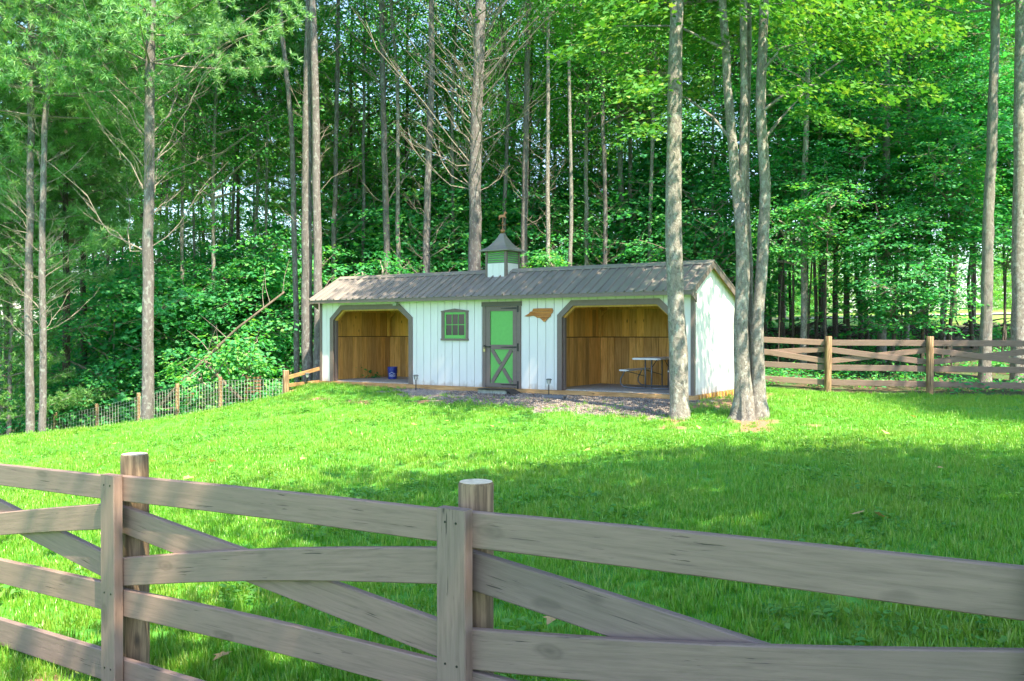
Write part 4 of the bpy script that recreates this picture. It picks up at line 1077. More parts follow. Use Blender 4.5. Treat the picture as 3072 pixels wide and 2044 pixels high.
def deadwood(name, seed, z0, z1, lmax, step=.8, rb=.016, dens=4, upa=.75, sub=5, trunk_r=None):
    """whorls of bare upswept branches with twigs"""
    rs = np.random.default_rng(seed); mb = MB(); z = z0
    while z < z1:
        nb = rs.integers(max(2, dens - 1), dens + 2)
        for j in range(nb):
            a = rs.random() * 6.283; l = lmax * (.18 + .82 * rs.random() ** 1.3); up = upa * (.65 + .6 * rs.random())
            d = np.array([math.cos(a), math.sin(a), 0]); zz = z + rs.normal(0, .05)
            tr = trunk_r or .08
            s_ = np.linspace(0, 1, 6); wob = np.cumsum(rs.normal(0, .055 * l, (6, 3)), 0); wob[0] = 0
            pts = [np.array([0, 0, zz]) + d * (tr * .6 + l * q) + np.array([0, 0, l * (up * q + .18 * q * q)]) + wob[k] for k, q in enumerate(s_)]
            r0 = rb * (.5 + .55 * l / lmax)
            mb.tube(pts, np.linspace(r0, r0 * .3, 6), 5, False)
            for m_ in range(sub):
                q = .25 + .7 * rs.random(); k = min(4, int(q * 5)); b = pts[k] + (pts[k + 1] - pts[k]) * (q * 5 - k if q * 5 - k <= 1 else 1)
                sd = np.array([-d[1], d[0], 0]) * rs.choice([-1, 1]) * (.35 + .5 * rs.random()) + d * .75 + np.array([0, 0, up * (.7 + .6 * rs.random())])
                sl = l * (.18 + .30 * rs.random()); m2 = b + sd * sl * .5 + rs.normal(0, .03, 3)
                mb.tube([b, m2, b + sd * sl + rs.normal(0, .05, 3)], [r0 * .42, r0 * .3, r0 * .15], 3, False)
        z += step * (.75 + .5 * rs.random())
    return mb.mesh(name)

def trunk_mesh(name, pts, r0, r1, seed, n=12, flare=1.5, m=None, fl_h=.5):
    """pts: a few world-relative points; resampled, tapered, wobbled"""
    rs = np.random.default_rng(seed); pts = np.array(pts, float)
    s = np.r_[0, np.cumsum(np.linalg.norm(np.diff(pts, axis=0), axis=1))]; L = s[-1]; m = m or max(8, int(L / .45))
    q = np.r_[0, .06, .14, .25, .4, np.linspace(.6, L, m)] if L > 2 else np.linspace(0, L, m)
    P = np.c_[[np.interp(q, s, pts[:, k]) for k in range(3)]].T
    P[1:, :2] += np.cumsum(rs.normal(0, .009, (len(q) - 1, 2)), 0)
    r = r0 + (r1 - r0) * (q / L) ** .9; r = r * (1 + (flare - 1) * np.exp(-q / fl_h * 2.2)) * (1 + rs.normal(0, .018, len(q)))
    V, F = tube_np(P, r, n, True, .028, rs)
    mb = MB(); mb.add(V, F); return mb.mesh(name, True)
def rootify(me, seed, amp=.5, h=.45, nl=5):
    rs = np.random.default_rng(seed); ph = rs.random() * 6.28
    z0 = min(v.co.z for v in me.vertices)
    c = np.mean([[v.co.x, v.co.y] for v in me.vertices if v.co.z < z0 + .05], axis=0)
    for v in me.vertices:
        k = math.exp(-max(0, v.co.z - z0) / h * 2.4); a = math.atan2(v.co.y - c[1], v.co.x - c[0])
        f = 1 + amp * k * (max(0, math.cos(nl * a + ph)) ** 2 + .5 * max(0, math.cos(3 * a + ph * 2)))
        v.co.x = c[0] + (v.co.x - c[0]) * f; v.co.y = c[1] + (v.co.y - c[1]) * f

# crown libraries
LIB = {}
print('building crowns')
for k in range(4): LIB['broad%d' % k] = crown_mesh('broad_crown%d' % k, 100 + k, 3.4, 8.5, 26, 600, 21, .125, KITE, MAT['leaf_forest'], 0, .6)
for k in range(4): LIB['under%d' % k] = crown_mesh('understory_crown%d' % k, 200 + k, 2.0, 4.6, 20, 380, 22, (.105, .15, .12, .135)[k], (MAPLE, MAPLE, OVAL, MAPLE)[k], MAT['leaf_maple'], .5, .5)
for k in range(3): LIB['shrub%d' % k] = crown_mesh('shrub_crown%d' % k, 300 + k, 1.1, 1.9, 10, 130, 15, .13, OVAL, MAT['leaf_maple'], .15, .38)
for k in range(3): LIB['pine%d' % k] = pine_crown('pine_crown%d' % k, 400 + k, 8.5, 3.0, 13, MAT['needle'])
for k in range(2): LIB['back%d' % k] = pine_crown('hemlock_crown%d' % k, 420 + k, 11, 3.2, 17, MAT['needle_back'], 0, .16, 24, .095)
for k in range(3): LIB['dead%d' % k] = (None, deadwood('dead_limbs%d' % k, 440 + k, 0, 9.0, 1.7, .8, .012, 4))
for v in LIB.values():
    if not v[1].materials: v[1].materials.append(MAT['twig'])

def make_tree(name, label, cat, base, top_pts, r0, r1, bark_m, crown=None, crown_z=0, cscale=(1, 1, 1), dead=None, dead_z=0, dscale=1.0, seed=0, n=10, flare=1.45, group=None, roots=0, crown_off=(0, 0)):
    """base = world foot; top_pts = offsets from the foot that the trunk runs through"""
    o = thing(name, label, cat, tuple(base), 0, group)
    pts = [(0, 0, -.25)] + [tuple(p) for p in top_pts]
    me = trunk_mesh('trunk', pts, r0, r1, seed, n, flare)
    if roots: rootify(me, seed, roots)
    obj('trunk', me, bark_m, o)
    rz = (seed * 1.7) % 6.28
    if crown:
        cm, lm = LIB[crown]
        c = obj('crown', cm, None, o, (crown_off[0], crown_off[1], crown_z)); c.scale = cscale; c.rotation_euler = (0, 0, rz)
        l = obj('limbs', lm, None, o, (crown_off[0], crown_off[1], crown_z)); l.scale = cscale; l.rotation_euler = (0, 0, rz)
    if dead:
        d = obj('dead_limbs', LIB[dead][1] if isinstance(dead, str) else dead, None, o, (0, 0, dead_z)); d.rotation_euler = (0, 0, rz)
        if isinstance(dead, str): d.scale = (dscale,) * 3
        if not d.data.materials: d.data.materials.append(MAT['twig'])
    return o
def px_tree(xb, yb, Y, path, width, ztop=16.0, **kw):
    """foot at display pixel (xb, yb) and depth Y; path = display pixels the trunk passes through; goes on up to ztop"""
    p = atD(xb, yb, Y); z = gz1(p[0], p[1]); base = np.array([p[0], p[1], z])
    pts = []
    for (x, y) in path:
        q = atD(x, y, Y); pts.append(q - base)
    # continue in the last direction
    a = pts[-1]; b = pts[-2] if len(pts) > 1 else np.zeros(3)
    d = (a - b) / max(.1, (a - b)[2])
    if a[2] < ztop: pts.append(a + d * (ztop - a[2]) * np.array([.6, 1, 1]))
    r = width / 2 * K / FPX * Y
    return base, pts, r

PINES = [
    # xb, yb, Y, path, width(px), label, crown(z,scale), dead
    (70, 990, 22.4, [(72, 600), (75, 280), (72, 0)], 18, 'leaning pine at the wire fence foot, slimmer twin beside it on the lawn edge', 8.2, 1.0, 'dead0'),
    (96, 992, 22.0, [(97, 600), (101, 280), (108, 0)], 15, 'slimmer pale pine standing right next to its twin at the wire fence', 8.4, .95, 'dead1'),
    (338, 966, 22.6, [(338, 640), (343, 330), (346, 60)], 26, 'tall pine with bare upswept limbs on the lawn side of the wire fence', 9.2, 1.0, 'own'),
    (686, 850, 27.0, [(683, 640), (672, 300), (646, 0)], 13, 'thin pale trunk leaning left behind the shed corner', 14, .9, None),
    (708, 872, 26.2, [(707, 600), (708, 300), (714, 0)], 25, 'thick grey pine trunk rising behind the left corner of the shed', 14.5, 1.1, 'dead2'),
    (731, 872, 25.9, [(731, 600), (727, 300), (721, 0)], 20, 'sunlit brownish pine trunk touching the left corner of the shed', 14, 1.0, None),
    (769, 800, 30, [(768, 600), (773, 200), (776, 0)], 12, 'slim straight pine above the left end of the shed roof', 15, .9, 'dead0'),
    (890, 800, 29, [(889, 600), (884, 300), (878, 0)], 16, 'straight grey pine with short dead limbs, second above the shed roof', 15, 1.0, 'own'),
    (980, 800, 28.5, [(980, 600), (984, 300), (986, 0)], 18, 'grey pine trunk above the roof left of the many-limbed pine', 15, 1.0, 'dead1'),
    (1094, 800, 26.5, [(1094, 600), (1098, 300), (1110, 0)], 31, 'stout pine with many bare upswept limbs just left of the cupola', 13.5, 1.15, 'own'),
    (1205, 800, 29, [(1206, 600), (1211, 300), (1219, 0)], 16, 'straight grey pine trunk directly right of the cupola', 15, 1.0, 'dead2'),
]
print('trees')
for k, (xb, yb, Y, path, wd, lab, cz, cs, dead) in enumerate(PINES):
    base, pts, r = px_tree(xb, yb, Y, path, wd, 17.5)
    if dead == 'own':
        big = k == 9; left = k == 2
        H = 11 if not left else 7.2
        dm = deadwood('dead_limbs_own', 500 + k, 3.2 if big else (1.9 if left else 3.4), H, 3.3 if big else (2.7 if left else 1.5), .62 if big else (.66 if left else .8), .021 if big else .017, 7 if big else (5 if left else 3), .95 if big else .85, 8 if big else 6, r)
        # follow the trunk's lean
        P = np.array([(0, 0, 0)] + pts)
        for v in dm.vertices:
            v.co.x += float(np.interp(v.co.z, P[:, 2], P[:, 0]))
    else: dm = dead
    o = make_tree('pine_tree', lab, 'tree', base, pts, r * 1.08, r * .62, MAT['bark_pine'], 'pine%d' % (k % 3), cz, (cs, cs, 1.0), dm, 2.6, .9, 600 + k, 14, 1.25, 'pines along the edge of the woods', 0, (pts[-1][0] * cz / 17.5, 0))

# broad trunks at the wood edge, right half and centre
BROAD = [
    (805, 800, 34, [(806, 500), (808, 200)], 10, 'slim shaded trunk behind the left part of the shed roof', 'bark_dark', 6.5, 1.0),
    (850, 800, 36, [(848, 500), (846, 200)], 9, 'thin dim trunk farther behind the left part of the shed roof', 'bark_dark', 7, 1.1),
    (935, 800, 35, [(936, 500), (940, 200)], 11, 'dim trunk between two grey pines above the shed roof', 'bark_dark', 7, 1.1),
    (490, 850, 29, [(489, 600), (490, 400), (496, 150)], 10, 'slim grey maple trunk between the leaning dead pole and the wire fence', 'bark_grey', 7.5, .8),
    (1350, 800, 31, [(1352, 560), (1350, 300), (1354, 0)], 11, 'sunlit brown trunk in the woods right of the cupola', 'bark_maple', 8, .9),
    (1432, 800, 33, [(1432, 560), (1428, 300), (1432, 0)], 15, 'grey twin trunk, left one, above the right half of the roof', 'bark_grey', 8, 1.0),
    (1452, 800, 33.4, [(1450, 560), (1448, 300), (1470, 60)], 12, 'grey twin trunk, right one leaning, above the right half of the roof', 'bark_grey', 8.6, .9),
    (1848, 775, 26.5, [(1850, 500), (1855, 300), (1862, 100)], 15, 'mossy grey trunk behind the board fence nearest the shed', 'bark_maple', 6.8, 1.0),
    (2085, 770, 29, [(2086, 400), (2087, 250), (2089, 60)], 11, 'thin pale trunk rising above the leafy boughs behind the fence', 'bark_grey', 8, .9),
    (2264, 875, 23.8, [(2272, 600), (2280, 400), (2290, 100)], 26, 'rough-barked grey oak just behind the board fence', 'bark_grey', 8.5, 1.1),
    (2346, 855, 23.4, [(2347, 600), (2350, 300), (2352, 0)], 34, 'thick pale beech trunk behind the fence at the end of its second bay', 'bark_maple', 9, 1.2),
    (2028, 800, 27.5, [(2030, 700), (2036, 560), (2040, 300)], 20, 'stubby lichen-spotted trunk behind the board fence between two posts', 'bark_grey', 6, 1.0),
    (1985, 790, 31, [(1972, 640), (1965, 500), (1960, 300)], 12, 'dark crooked trunk in the brush beyond the fence', 'bark_dark', 7, .9),
    (1802, 775, 30, [(1800, 600), (1796, 400), (1798, 100)], 15, 'dark ivy-free trunk beside the gable, deep behind the fence', 'bark_dark', 8, 1.0),
    (1920, 775, 31, [(1922, 600), (1920, 450), (1914, 200)], 12, 'upright dark trunk beyond the first fence post', 'bark_dark', 8, .9),
]
for k, (xb, yb, Y, path, wd, lab, bm_, cz, cs) in enumerate(BROAD):
    base, pts, r = px_tree(xb, yb, Y, path, wd, 15)
    if xb > 1700: cs *= .8; cz += 1.5
    make_tree('forest_tree', lab, 'tree', base, pts, r * 1.08, r * .55, MAT[bm_], 'broad%d' % (k % 4), cz, (cs, cs, 1.05), None, 0, 1, 700 + k, 12, 1.35, 'broadleaf trees at the edge of the woods', .25, (pts[-1][0] * .5, pts[-1][1] * .5))

# the two big maples on the lawn
NEARM, NEARL = crown_mesh('lawn_maple_crown', 900, 3.9, 7.5, 30, 760, 20, .13, MAPLE, MAT['leaf_near'], 0, .62, 'egg', .26); NEARL.materials.append(MAT['bark_maple'])
LIB['near'] = (NEARM, NEARL)
base, pts, r = px_tree(1563, 966, 16.9, [(1560, 800), (1556, 500), (1556, 150), (1560, -60)], 44, 13)
t1 = make_tree('maple_tree', 'smooth grey single-trunk maple on the lawn in front of the right stall', 'tree', base, pts, r * 1.0, r * .5, MAT['bark_maple'], 'near', 8.3, (.95, .95, 1.0), None, 0, 1, 801, 28, 1.25, None, .4, (-.3, .9))
b2 = atD(1727, 970, 16.8); z2 = gz1(b2[0], b2[1]); base2 = np.array([b2[0], b2[1], z2])
t2 = thing('maple_tree', 'multi-stemmed grey maple with flared roots on the lawn beside the gable', 'tree', tuple(base2))
def stem(path, w0, w1, seed, Yo=0.0, roots=0, z_end=None, flare=1.0, start=None):
    P = [atD(x, y, 16.8 + Yo) - base2 for x, y in path]
    if start: P[0] = np.array(start)
    if z_end: d = (P[-1] - P[-2]) / (P[-1] - P[-2])[2]; P.append(P[-1] + d * (z_end - P[-1][2]) * np.array([.7, .7, 1]))
    s = K / FPX * 16.8 / 2
    me = trunk_mesh('stem', P, w0 * s, w1 * s, seed, 26, flare, None, .6)
    if roots: rootify(me, seed, roots, 1.15, 5)
    return obj('stem', me, MAT['bark_maple'], t2)
stem([(1714, 985), (1713, 900), (1702, 760), (1708, 650), (1699, 470)], 35, 28, 811, 0, 1.25, None, 1.5)
stem([(1701, 480), (1690, 330), (1680, 180), (1670, 20), (1668, -60)], 24, 13, 812, .02, 0, 11)
stem([(1702, 480), (1710, 330), (1711, 180), (1706, 20), (1704, -60)], 20, 12, 813, .12, 0, 11.5)
stem([(1744, 985), (1747, 880), (1741, 740), (1752, 600), (1757, 430), (1744, 250), (1753, 60), (1758, -60)], 31, 16, 814, .05, 1.25, 12, 1.5)
stem([(1731, 960), (1725, 800), (1733, 620), (1722, 450), (1727, 230), (1733, 0)], 22, 11, 815, .22, .2, 11, 1.2)
for kk, (pa, w0) in enumerate([([(1752, 330), (1800, 270), (1850, 215)], 9), ([(1750, 170), (1800, 110), (1880, 90)], 8), ([(1690, 330), (1640, 270), (1580, 225), (1500, 215)], 9), ([(1750, 260), (1830, 200), (1960, 190), (2100, 200)], 8), ([(1680, 120), (1560, 60), (1420, 60)], 8)]):
    P = [atD(x, y, 16.8 - .25 * i * (1 if kk % 2 else -1)) - base2 for i, (x, y) in enumerate(pa)]
    s = K / FPX * 16.8 / 2
    mb = MB(); mb.tube(P, np.linspace(w0 * s, w0 * s * .3, len(P)), 7, False); obj('bough', mb.mesh('bough', True), MAT['bark_maple'], t2)
c = obj('crown', NEARM, None, t2, (-0.6, 1.5, 8.5)); c.rotation_euler = (0, 0, 2.1); c.scale = (.92, .92, 1.0)
l = obj('limbs', NEARL, None, t2, (-0.6, 1.5, 8.5)); l.rotation_euler = (0, 0, 2.1); l.scale = (.92, .92, 1.0)
# low leafy boughs of that maple that hang into view
def bough_leaves(regions, seed, size=.118, Ymid=15.7, tpl=MAPLE, mat='leaf_near', dY=.9):
    rs = np.random.default_rng(seed); C = []; O = []
    for (x0, y0, x1, y1, n, half) in regions:
        for k in range(n):
            s = rs.random(); x = x0 + (x1 - x0) * s; y = y0 + (y1 - y0) * s + rs.normal(0, half)
            C.append(atD(x, y, Ymid + rs.normal(0, dY))); O.append(((x1 - x0) / 300, -.5, 0))
    C = np.array(C); O = np.array(O); O = O / (np.linalg.norm(O, axis=1)[:, None] + 1e-6)
    P, nr, yaw = sprays(rs, C, O, 20, .38 * (.6 + .7 * rs.random(len(C))))
    return P, nr, yaw, size * (.6 + .6 * rs.random(len(P)))
P, nr, yaw, sz = bough_leaves([(1800, 100, 2190, 40, 40, 25), (1800, 200, 2130, 215, 32, 16), (1800, 60, 2050, 120, 30, 32), (1840, 250, 2010, 310, 20, 10), (1500, 70, 1300, 110, 30, 30), (1500, 190, 1420, 190, 18, 22), (1500, 270, 1440, 320, 9, 22),
                               (1780, 20, 2000, 10, 26, 20), (1520, 20, 1330, 20, 30, 20)], 21)
P_, nr_, yaw_, sz_ = bough_leaves([(1760, 110, 1860, 90, 14, 30), (1740, 30, 1640, 40, 18, 30), (1660, 90, 1580, 150, 12, 30), (1620, 30, 1500, 60, 16, 30), (1640, 200, 1500, 210, 12, 20)], 22, .118, 18.2)
P = np.r_[P, P_]; nr = np.r_[nr, nr_]; yaw = np.r_[yaw, yaw_]; sz = np.r_[sz, sz_]
me = leaves_mesh('low_boughs', P - base2, nr, yaw, sz, MAPLE); me.materials.append(MAT['leaf_near']); obj('low_foliage', me, None, t2)

# shade trees just outside the picture, right of and beside the fence
SH, SHL = crown_mesh('shade_crown', 950, 5.2, 6.5, 46, 2100, 14, .26, KITE, MAT['leaf_near'], 0, .8, 'egg', .22); SHL.materials.append(MAT['bark_maple']); LIB['shade'] = (SH, SHL)
for k, (x, y, zc, s, lab) in enumerate([(7.0, 1.9, 7.0, 1.0, 'tall leafy shade tree beside the foreground fence'), (8.4, -3.4, 7.0, .9, 'tall leafy shade tree behind the foreground fence line'), (15.5, 14.0, 6.5, .65, 'leafy shade tree at the lawn edge near the board fence')]):
    z = gz1(x, y)
    make_tree('shade_tree', lab, 'tree', np.array([x, y, z]), [(0.1, 0, 4), (0, .1, 12)], .2, .09, MAT['bark_maple'], 'shade', zc, (s, s, 1), None, 0, 1, 830 + k, 12, 1.3, None, .3)

# understory maples and shrubs: display px x, depth, foot is the ground there, scale
US = [(250, 27.5, 1.0), (330, 28.5, 1.15), (400, 29.5, 1.05), (455, 31, 1.25), (540, 30, 1.1), (610, 29.5, 1.0), (640, 30, 1.2), (560, 33, 1.5), (300, 32, 1.4), (180, 31, 1.1),
      (800, 31, 1.35), (850, 33, 1.6), (905, 31, 1.3), (950, 34, 1.7), (1010, 31, 1.3), (1050, 33, 1.5), (1150, 32, 1.3), (1240, 34, 1.4), (1310, 32, 1.15), (1400, 35, 1.4), (1480, 32, 1.2), (1540, 34, 1.5),
      (1600, 31, 1.3), (1650, 34, 1.6), (1640, 28.5, 1.0)]
for k, (x, Y, s) in enumerate(US):
    p = atD(x, 800, Y); z = gz1(p[0], p[1])
    grp = 'understory maples left of the shed' if x < 700 else 'understory maples behind the shed'
    lab = 'bushy understory maple in the shade beyond the wire fence' if x < 700 else 'bushy understory maple in the shade behind the shed'
    if x > 700: s *= 1.0; Y += 1.0; p = atD(x, 800, Y); z = gz1(p[0], p[1])
    h = 4.2 * s
    rs = random.Random(k)
    make_tree('understory_maple', lab, 'tree', np.array([p[0], p[1], z]), [(rs.uniform(-.1, .1), 0, h * .5), (rs.uniform(-.25, .25), 0, h)], .045 * s, .015, MAT['bark_grey'], 'under%d' % (k % 4), 0, (s, s, s * .95), None, 0, 1, 850 + k, 7, 1.2, grp)
# right woods: overhanging leafy boughs in front of dark trunks
UR = [(1880, 28.5, 5.2, 1.0), (1960, 27.5, 5.6, 1.0), (2050, 25.6, 2.3, .8), (2120, 26.0, 2.6, .85), (2180, 27, 4.2, 1.0), (2240, 29, 5.5, 1.1), (2330, 27.5, 5.0, 1.0), (2000, 30, 7.0, 1.2), (2130, 31, 7.5, 1.3), (1770, 30, 5.5, 1.2), (2400, 29, 5.0, 1.2), (1820, 34, 6.5, 1.3)]
for k, (x, Y, z0, s) in enumerate(UR):
    p = atD(x, 790, Y); z = gz1(p[0], p[1]); rs = random.Random(50 + k)
    make_tree('understory_tree', 'leafy understory tree with hanging boughs in the woods beyond the board fence', 'tree', np.array([p[0], p[1], z]), [(rs.uniform(-.2, .2), 0, 2), (rs.uniform(-.5, .5), 0, z0 + 2.6)], .07, .02, MAT['bark_dark'], 'under%d' % ((k + 1) % 4), z0 - 1.2, (s, s, s * .85), None, 0, 1, 880 + k, 7, 1.2, 'understory trees beyond the board fence')

rs = np.random.default_rng(41)
MID = [215, 262, 405, 440, 528, 585, 622, 832, 925, 1035, 1165, 1262, 1305, 1390, 1490, 1640, 1900, 2060, 2170]
for k, x in enumerate(MID):
    Y = 27.6 + 4.5 * rs.random(); p = atD(x, 800, Y); z = gz1(p[0], p[1]); H = 14 + 3 * rs.random(); r = .045 + .055 * rs.random(); ln = rs.normal(0, .45)
    m_ = [MAT['bark_grey'], MAT['bark_pine'], MAT['bark_maple']][k % 3]
    lab = 'slender pale trunk standing among the leaves ' + ('left of the shed' if x < 700 else 'behind the shed' if x < 1700 else 'beyond the board fence')
    make_tree('slender_tree', lab, 'tree', np.array([p[0], p[1], z]), [(ln * .3, 0, H * .35), (ln * .2 + rs.normal(0, .15), 0, H * .65), (ln, 0, H)], r, r * .5, m_, 'broad%d' % (k % 4), 9.5 + 2 * rs.random(), (.6, .6, .75), 'dead%d' % (k % 3) if k % 2 else None, 2.5, .55, 1500 + k, 8, 1.2, 'slender trunks among the leaves', 0, (ln * .8, 0))
# deeper woods: trunks one can tell apart, each with its crown
rs = np.random.default_rng(77)
cnt = 0
for k in range(52):
    Y = 31 + 22 * rs.random() ** .9; x = -90 + 2560 * (k + rs.random()) / 52
    gap = (150 < x < 660) or (1230 < x < 1560)
    p = atD(x, 780, Y); z = gz1(p[0], p[1])
    pineish = x < 760 or rs.random() < .3
    H = 13 + 5 * rs.random(); r = (.07 + .09 * rs.random())
    pts = [(rs.normal(0, .12), 0, H * .45), (rs.normal(0, .35), 0, H)]
    if pineish:
        make_tree('background_pine', 'slender dark pine trunk with a high needle crown deep in the woods', 'tree', np.array([p[0], p[1], z]), pts, r, r * .5, MAT['bark_dark'] if rs.random() < .75 else MAT['bark_pine'], 'back%d' % (k % 2) if rs.random() < .5 else 'pine%d' % (k % 3), (10.5 if gap else 8.0) + 2 * rs.random(), (1, 1, 1), 'dead%d' % (k % 3), 1.8, .8, 1000 + k, 7, 1.2, 'pines deep in the woods')
    else:
        make_tree('background_tree', 'slender dark broadleaf trunk with a leafy crown deep in the woods', 'tree', np.array([p[0], p[1], z]), pts, r, r * .45, MAT['bark_dark'] if rs.random() < .45 else MAT['bark_grey'], 'broad%d' % (k % 4), (8.5 if gap else (6.5 if x > 1650 else 4.5)) + 3.5 * rs.random(), (.9, .9, .9), None, 0, 1, 1000 + k, 7, 1.2, 'broadleaf trees deep in the woods')
    cnt += 1
for k in range(4, 22):
    x = (20 + 620 * (k + rs.random()) / 15) if k < 15 else (1240 + 330 * (k - 15 + rs.random()) / 7)
    Y = 37 + 14 * rs.random(); p = atD(x, 780, Y); z = gz1(p[0], p[1]); H = 11 + 3 * rs.random(); r = .06 + .05 * rs.random()
    make_tree('background_tree', 'slender dark broadleaf trunk with a leafy crown deep in the woods', 'tree', np.array([p[0], p[1], z]), [(rs.normal(0, .15), 0, H * .5), (rs.normal(0, .3), 0, H)], r, r * .45, MAT['bark_dark'], 'broad%d' % (k % 4), (2.5 if k < 15 else 3.5) + 3.2 * rs.random(), (.85, .85, .8), None, 0, 1, 1400 + k, 7, 1.2, 'broadleaf trees deep in the woods')
# left side: feathery low pines near the frame edge
for k, (x, y, Y, s, zc) in enumerate([(18, 990, 24.5, .62, 1.0), (150, 985, 27, .9, 6.5), (-70, 1000, 24, 1.1, 5.0), (185, 960, 29, .9, 7.0), (10, 990, 27.5, 1.0, 7.5)]):
    p = atD(x, y, Y); z = gz1(p[0], p[1])
    make_tree('young_pine', ['small feathery pine with drooping boughs at the wire fence', 'dark ridged pine behind the wire fence', 'bushy pine at the low end of the wire fence', 'second dark ridged pine behind the wire fence', 'straight dark pine deep behind the low end of the wire fence'][k], 'tree', np.array([p[0], p[1], z]), [(.1, 0, 4), (.0, 0, zc + 8 * s)], .14 if k else .07, .03, MAT['bark_dark'] if k else MAT['bark_pine'], ['back0', 'pine1', 'pine2', 'pine0', 'back1'][k], zc, (s, s, s), 'dead%d' % (k % 3) if k else None, 1.2, .8, 1100 + k, 10, 1.2)

# far wood closing the view behind, one mass
def far_wood():
    rs = np.random.default_rng(5); P = []
    for k in range(90):
        Y = 58 + 22 * rs.random(); x = -250 + 2900 * rs.random()
        p = atD(x, 780, Y); P.append((p[0], p[1], gz1(p[0], p[1]) + rs.uniform(-4.5, 2.2 if x < 760 else .8)))
    srcs = [(LIB['broad0'][0].copy(), MAT['leaf_forest']), (LIB['broad2'][0].copy(), MAT['leaf_forest']), (LIB['back0'][0].copy(), MAT['needle_back'])]
    for m_, _ in srcs: m_.materials.clear()
    return scatter('far_woodland', np.array(P), srcs, .7, 1.15, 'mass of distant sunlit woodland foliage closing the view', 'woodland', .05, 9)
far_wood()

# fallen pole leaning over the wire fence and its broken piece
def pole(label, pts, r0, r1, seed, tw=True):
    P = np.array([atD(*q) for q in pts]); b = P[0].copy(); o = thing('fallen_pole', label, 'fallen tree', tuple(b))
    mb = MB(); V, F = tube_np(P - b, np.linspace(r0, r1, len(P)), 9, True, .04, np.random.default_rng(seed)); mb.add(V, F); obj('trunk', mb.mesh('pole', True), MAT['bark_pole'], o)
    if tw:
        rs2 = np.random.default_rng(seed); mb = MB()
        for k in range(7):
            q = P[2] - b + (P[-1] - P[2]) * rs2.random(); d = np.array([rs2.normal(0, .25), rs2.normal(0, .2), .5 + .5 * rs2.random()])
            mb.tube([q, q + d * .5, q + d * 1.1 + rs2.normal(0, .08, 3)], [.012, .008, .003], 4, False)
        obj('twigs', mb.mesh('twigs'), MAT['twig'], o)
pole('long bare dead trunk leaning up to the right behind the wire fence', [(352, 956, 25.0), (408, 890, 25.1), (470, 830, 25.2), (545, 757, 25.3), (655, 672, 25.6)], .065, .028, 3)
pole('short broken dead pole slanting down to the wire fence', [(471, 832, 25.0), (515, 880, 24.9), (556, 920, 24.8)], .05, .05, 4, False)

# ------------------------------------------------------------------ grass, gravel, ground cover
def tuft(name, seed, nb, h, spread, wid=.0042, lean=.5):
    rs = np.random.default_rng(seed); V, F = [], []
    for k in range(nb):
        a = rs.random() * 6.283; r = spread * math.sqrt(rs.random()); x, y = r * math.cos(a), r * math.sin(a)
        b = rs.random() * 6.283; L = h * (.55 + .6 * rs.random()); d = np.array([math.cos(b), math.sin(b), 0]); sd = np.array([-d[1], d[0], 0]) * wid * (.7 + .6 * rs.random()); ln = lean * rs.random() ** .7
        p0 = np.array([x, y, -.012]); p1 = p0 + np.array([0, 0, L * .55]) + d * L * .22 * ln; p2 = p0 + np.array([0, 0, L * (1 - .25 * ln)]) + d * L * (.75 * ln)
        i = len(V); V += [p0 - sd, p0 + sd, p1 + sd * .8, p1 - sd * .8, p2]; F += [[i, i + 1, i + 2, i + 3], [i + 3, i + 2, i + 4]]
    mb = MB(); mb.add(V, F)
    me = bpy.data.meshes.new(name); me.from_pydata(mb.v, [], mb.f); me.update(); return me
def grass_mat():
    m = bpy.data.materials.new('grass_blade'); m.use_nodes = True; t = m.node_tree; t.nodes.clear(); out = N(t, 'ShaderNodeOutputMaterial')
    ge = N(t, 'ShaderNodeNewGeometry'); pz = ge.outputs['Position']
    n1 = noise(t, pz, 0.55, 3); n2 = noise(t, pz, 3.0, 3)
    f = math1(t, 'ADD', math1(t, 'MULTIPLY', ge.outputs['Random Per Island'], .55), math1(t, 'ADD', math1(t, 'MULTIPLY', n2, .3), math1(t, 'MULTIPLY', n1, .15)))
    col = ramp(t, f, [(.12, (.026, .230, .020)), (.42, (.084, .330, .022)), (.66, (.165, .395, .030)), (.82, (.34, .46, .10)), (.95, (.52, .45, .22))])
    col = mix(t, col, (.22, .36, .04), ramp(t, n1, [(.50, (0, 0, 0)), (.68, (.6, .6, .6))]))
    d = N(t, 'ShaderNodeBsdfDiffuse'); tr = N(t, 'ShaderNodeBsdfTranslucent'); t.links.new(col, d.inputs[0]); t.links.new(mix(t, col, (1.15, 1.1, .6), 1.0, 'MULTIPLY'), tr.inputs[0])
    g = N(t, 'ShaderNodeBsdfGlossy'); g.inputs['Roughness'].default_value = .4
    m1 = N(t, 'ShaderNodeMixShader'); m1.inputs[0].default_value = .42; t.links.new(d.outputs[0], m1.inputs[1]); t.links.new(tr.outputs[0], m1.inputs[2])
    m2 = N(t, 'ShaderNodeMixShader'); m2.inputs[0].default_value = .045; t.links.new(m1.outputs[0], m2.inputs[1]); t.links.new(g.outputs[0], m2.inputs[2]); t.links.new(m2.outputs[0], out.inputs[0])
    return m
MAT['grass'] = grass_mat()
print('grass')
def sample_ground(n, x0, x1, y0, y1, seed, wedge=True):
    r = np.random.default_rng(seed); X = x0 + (x1 - x0) * r.random(n); Y = y0 + (y1 - y0) * r.random(n)
    if wedge:
        k = np.abs(X) < .60 * Y + 1.6; X, Y = X[k], Y[k]
    return X, Y, r
PX, PY = [], []
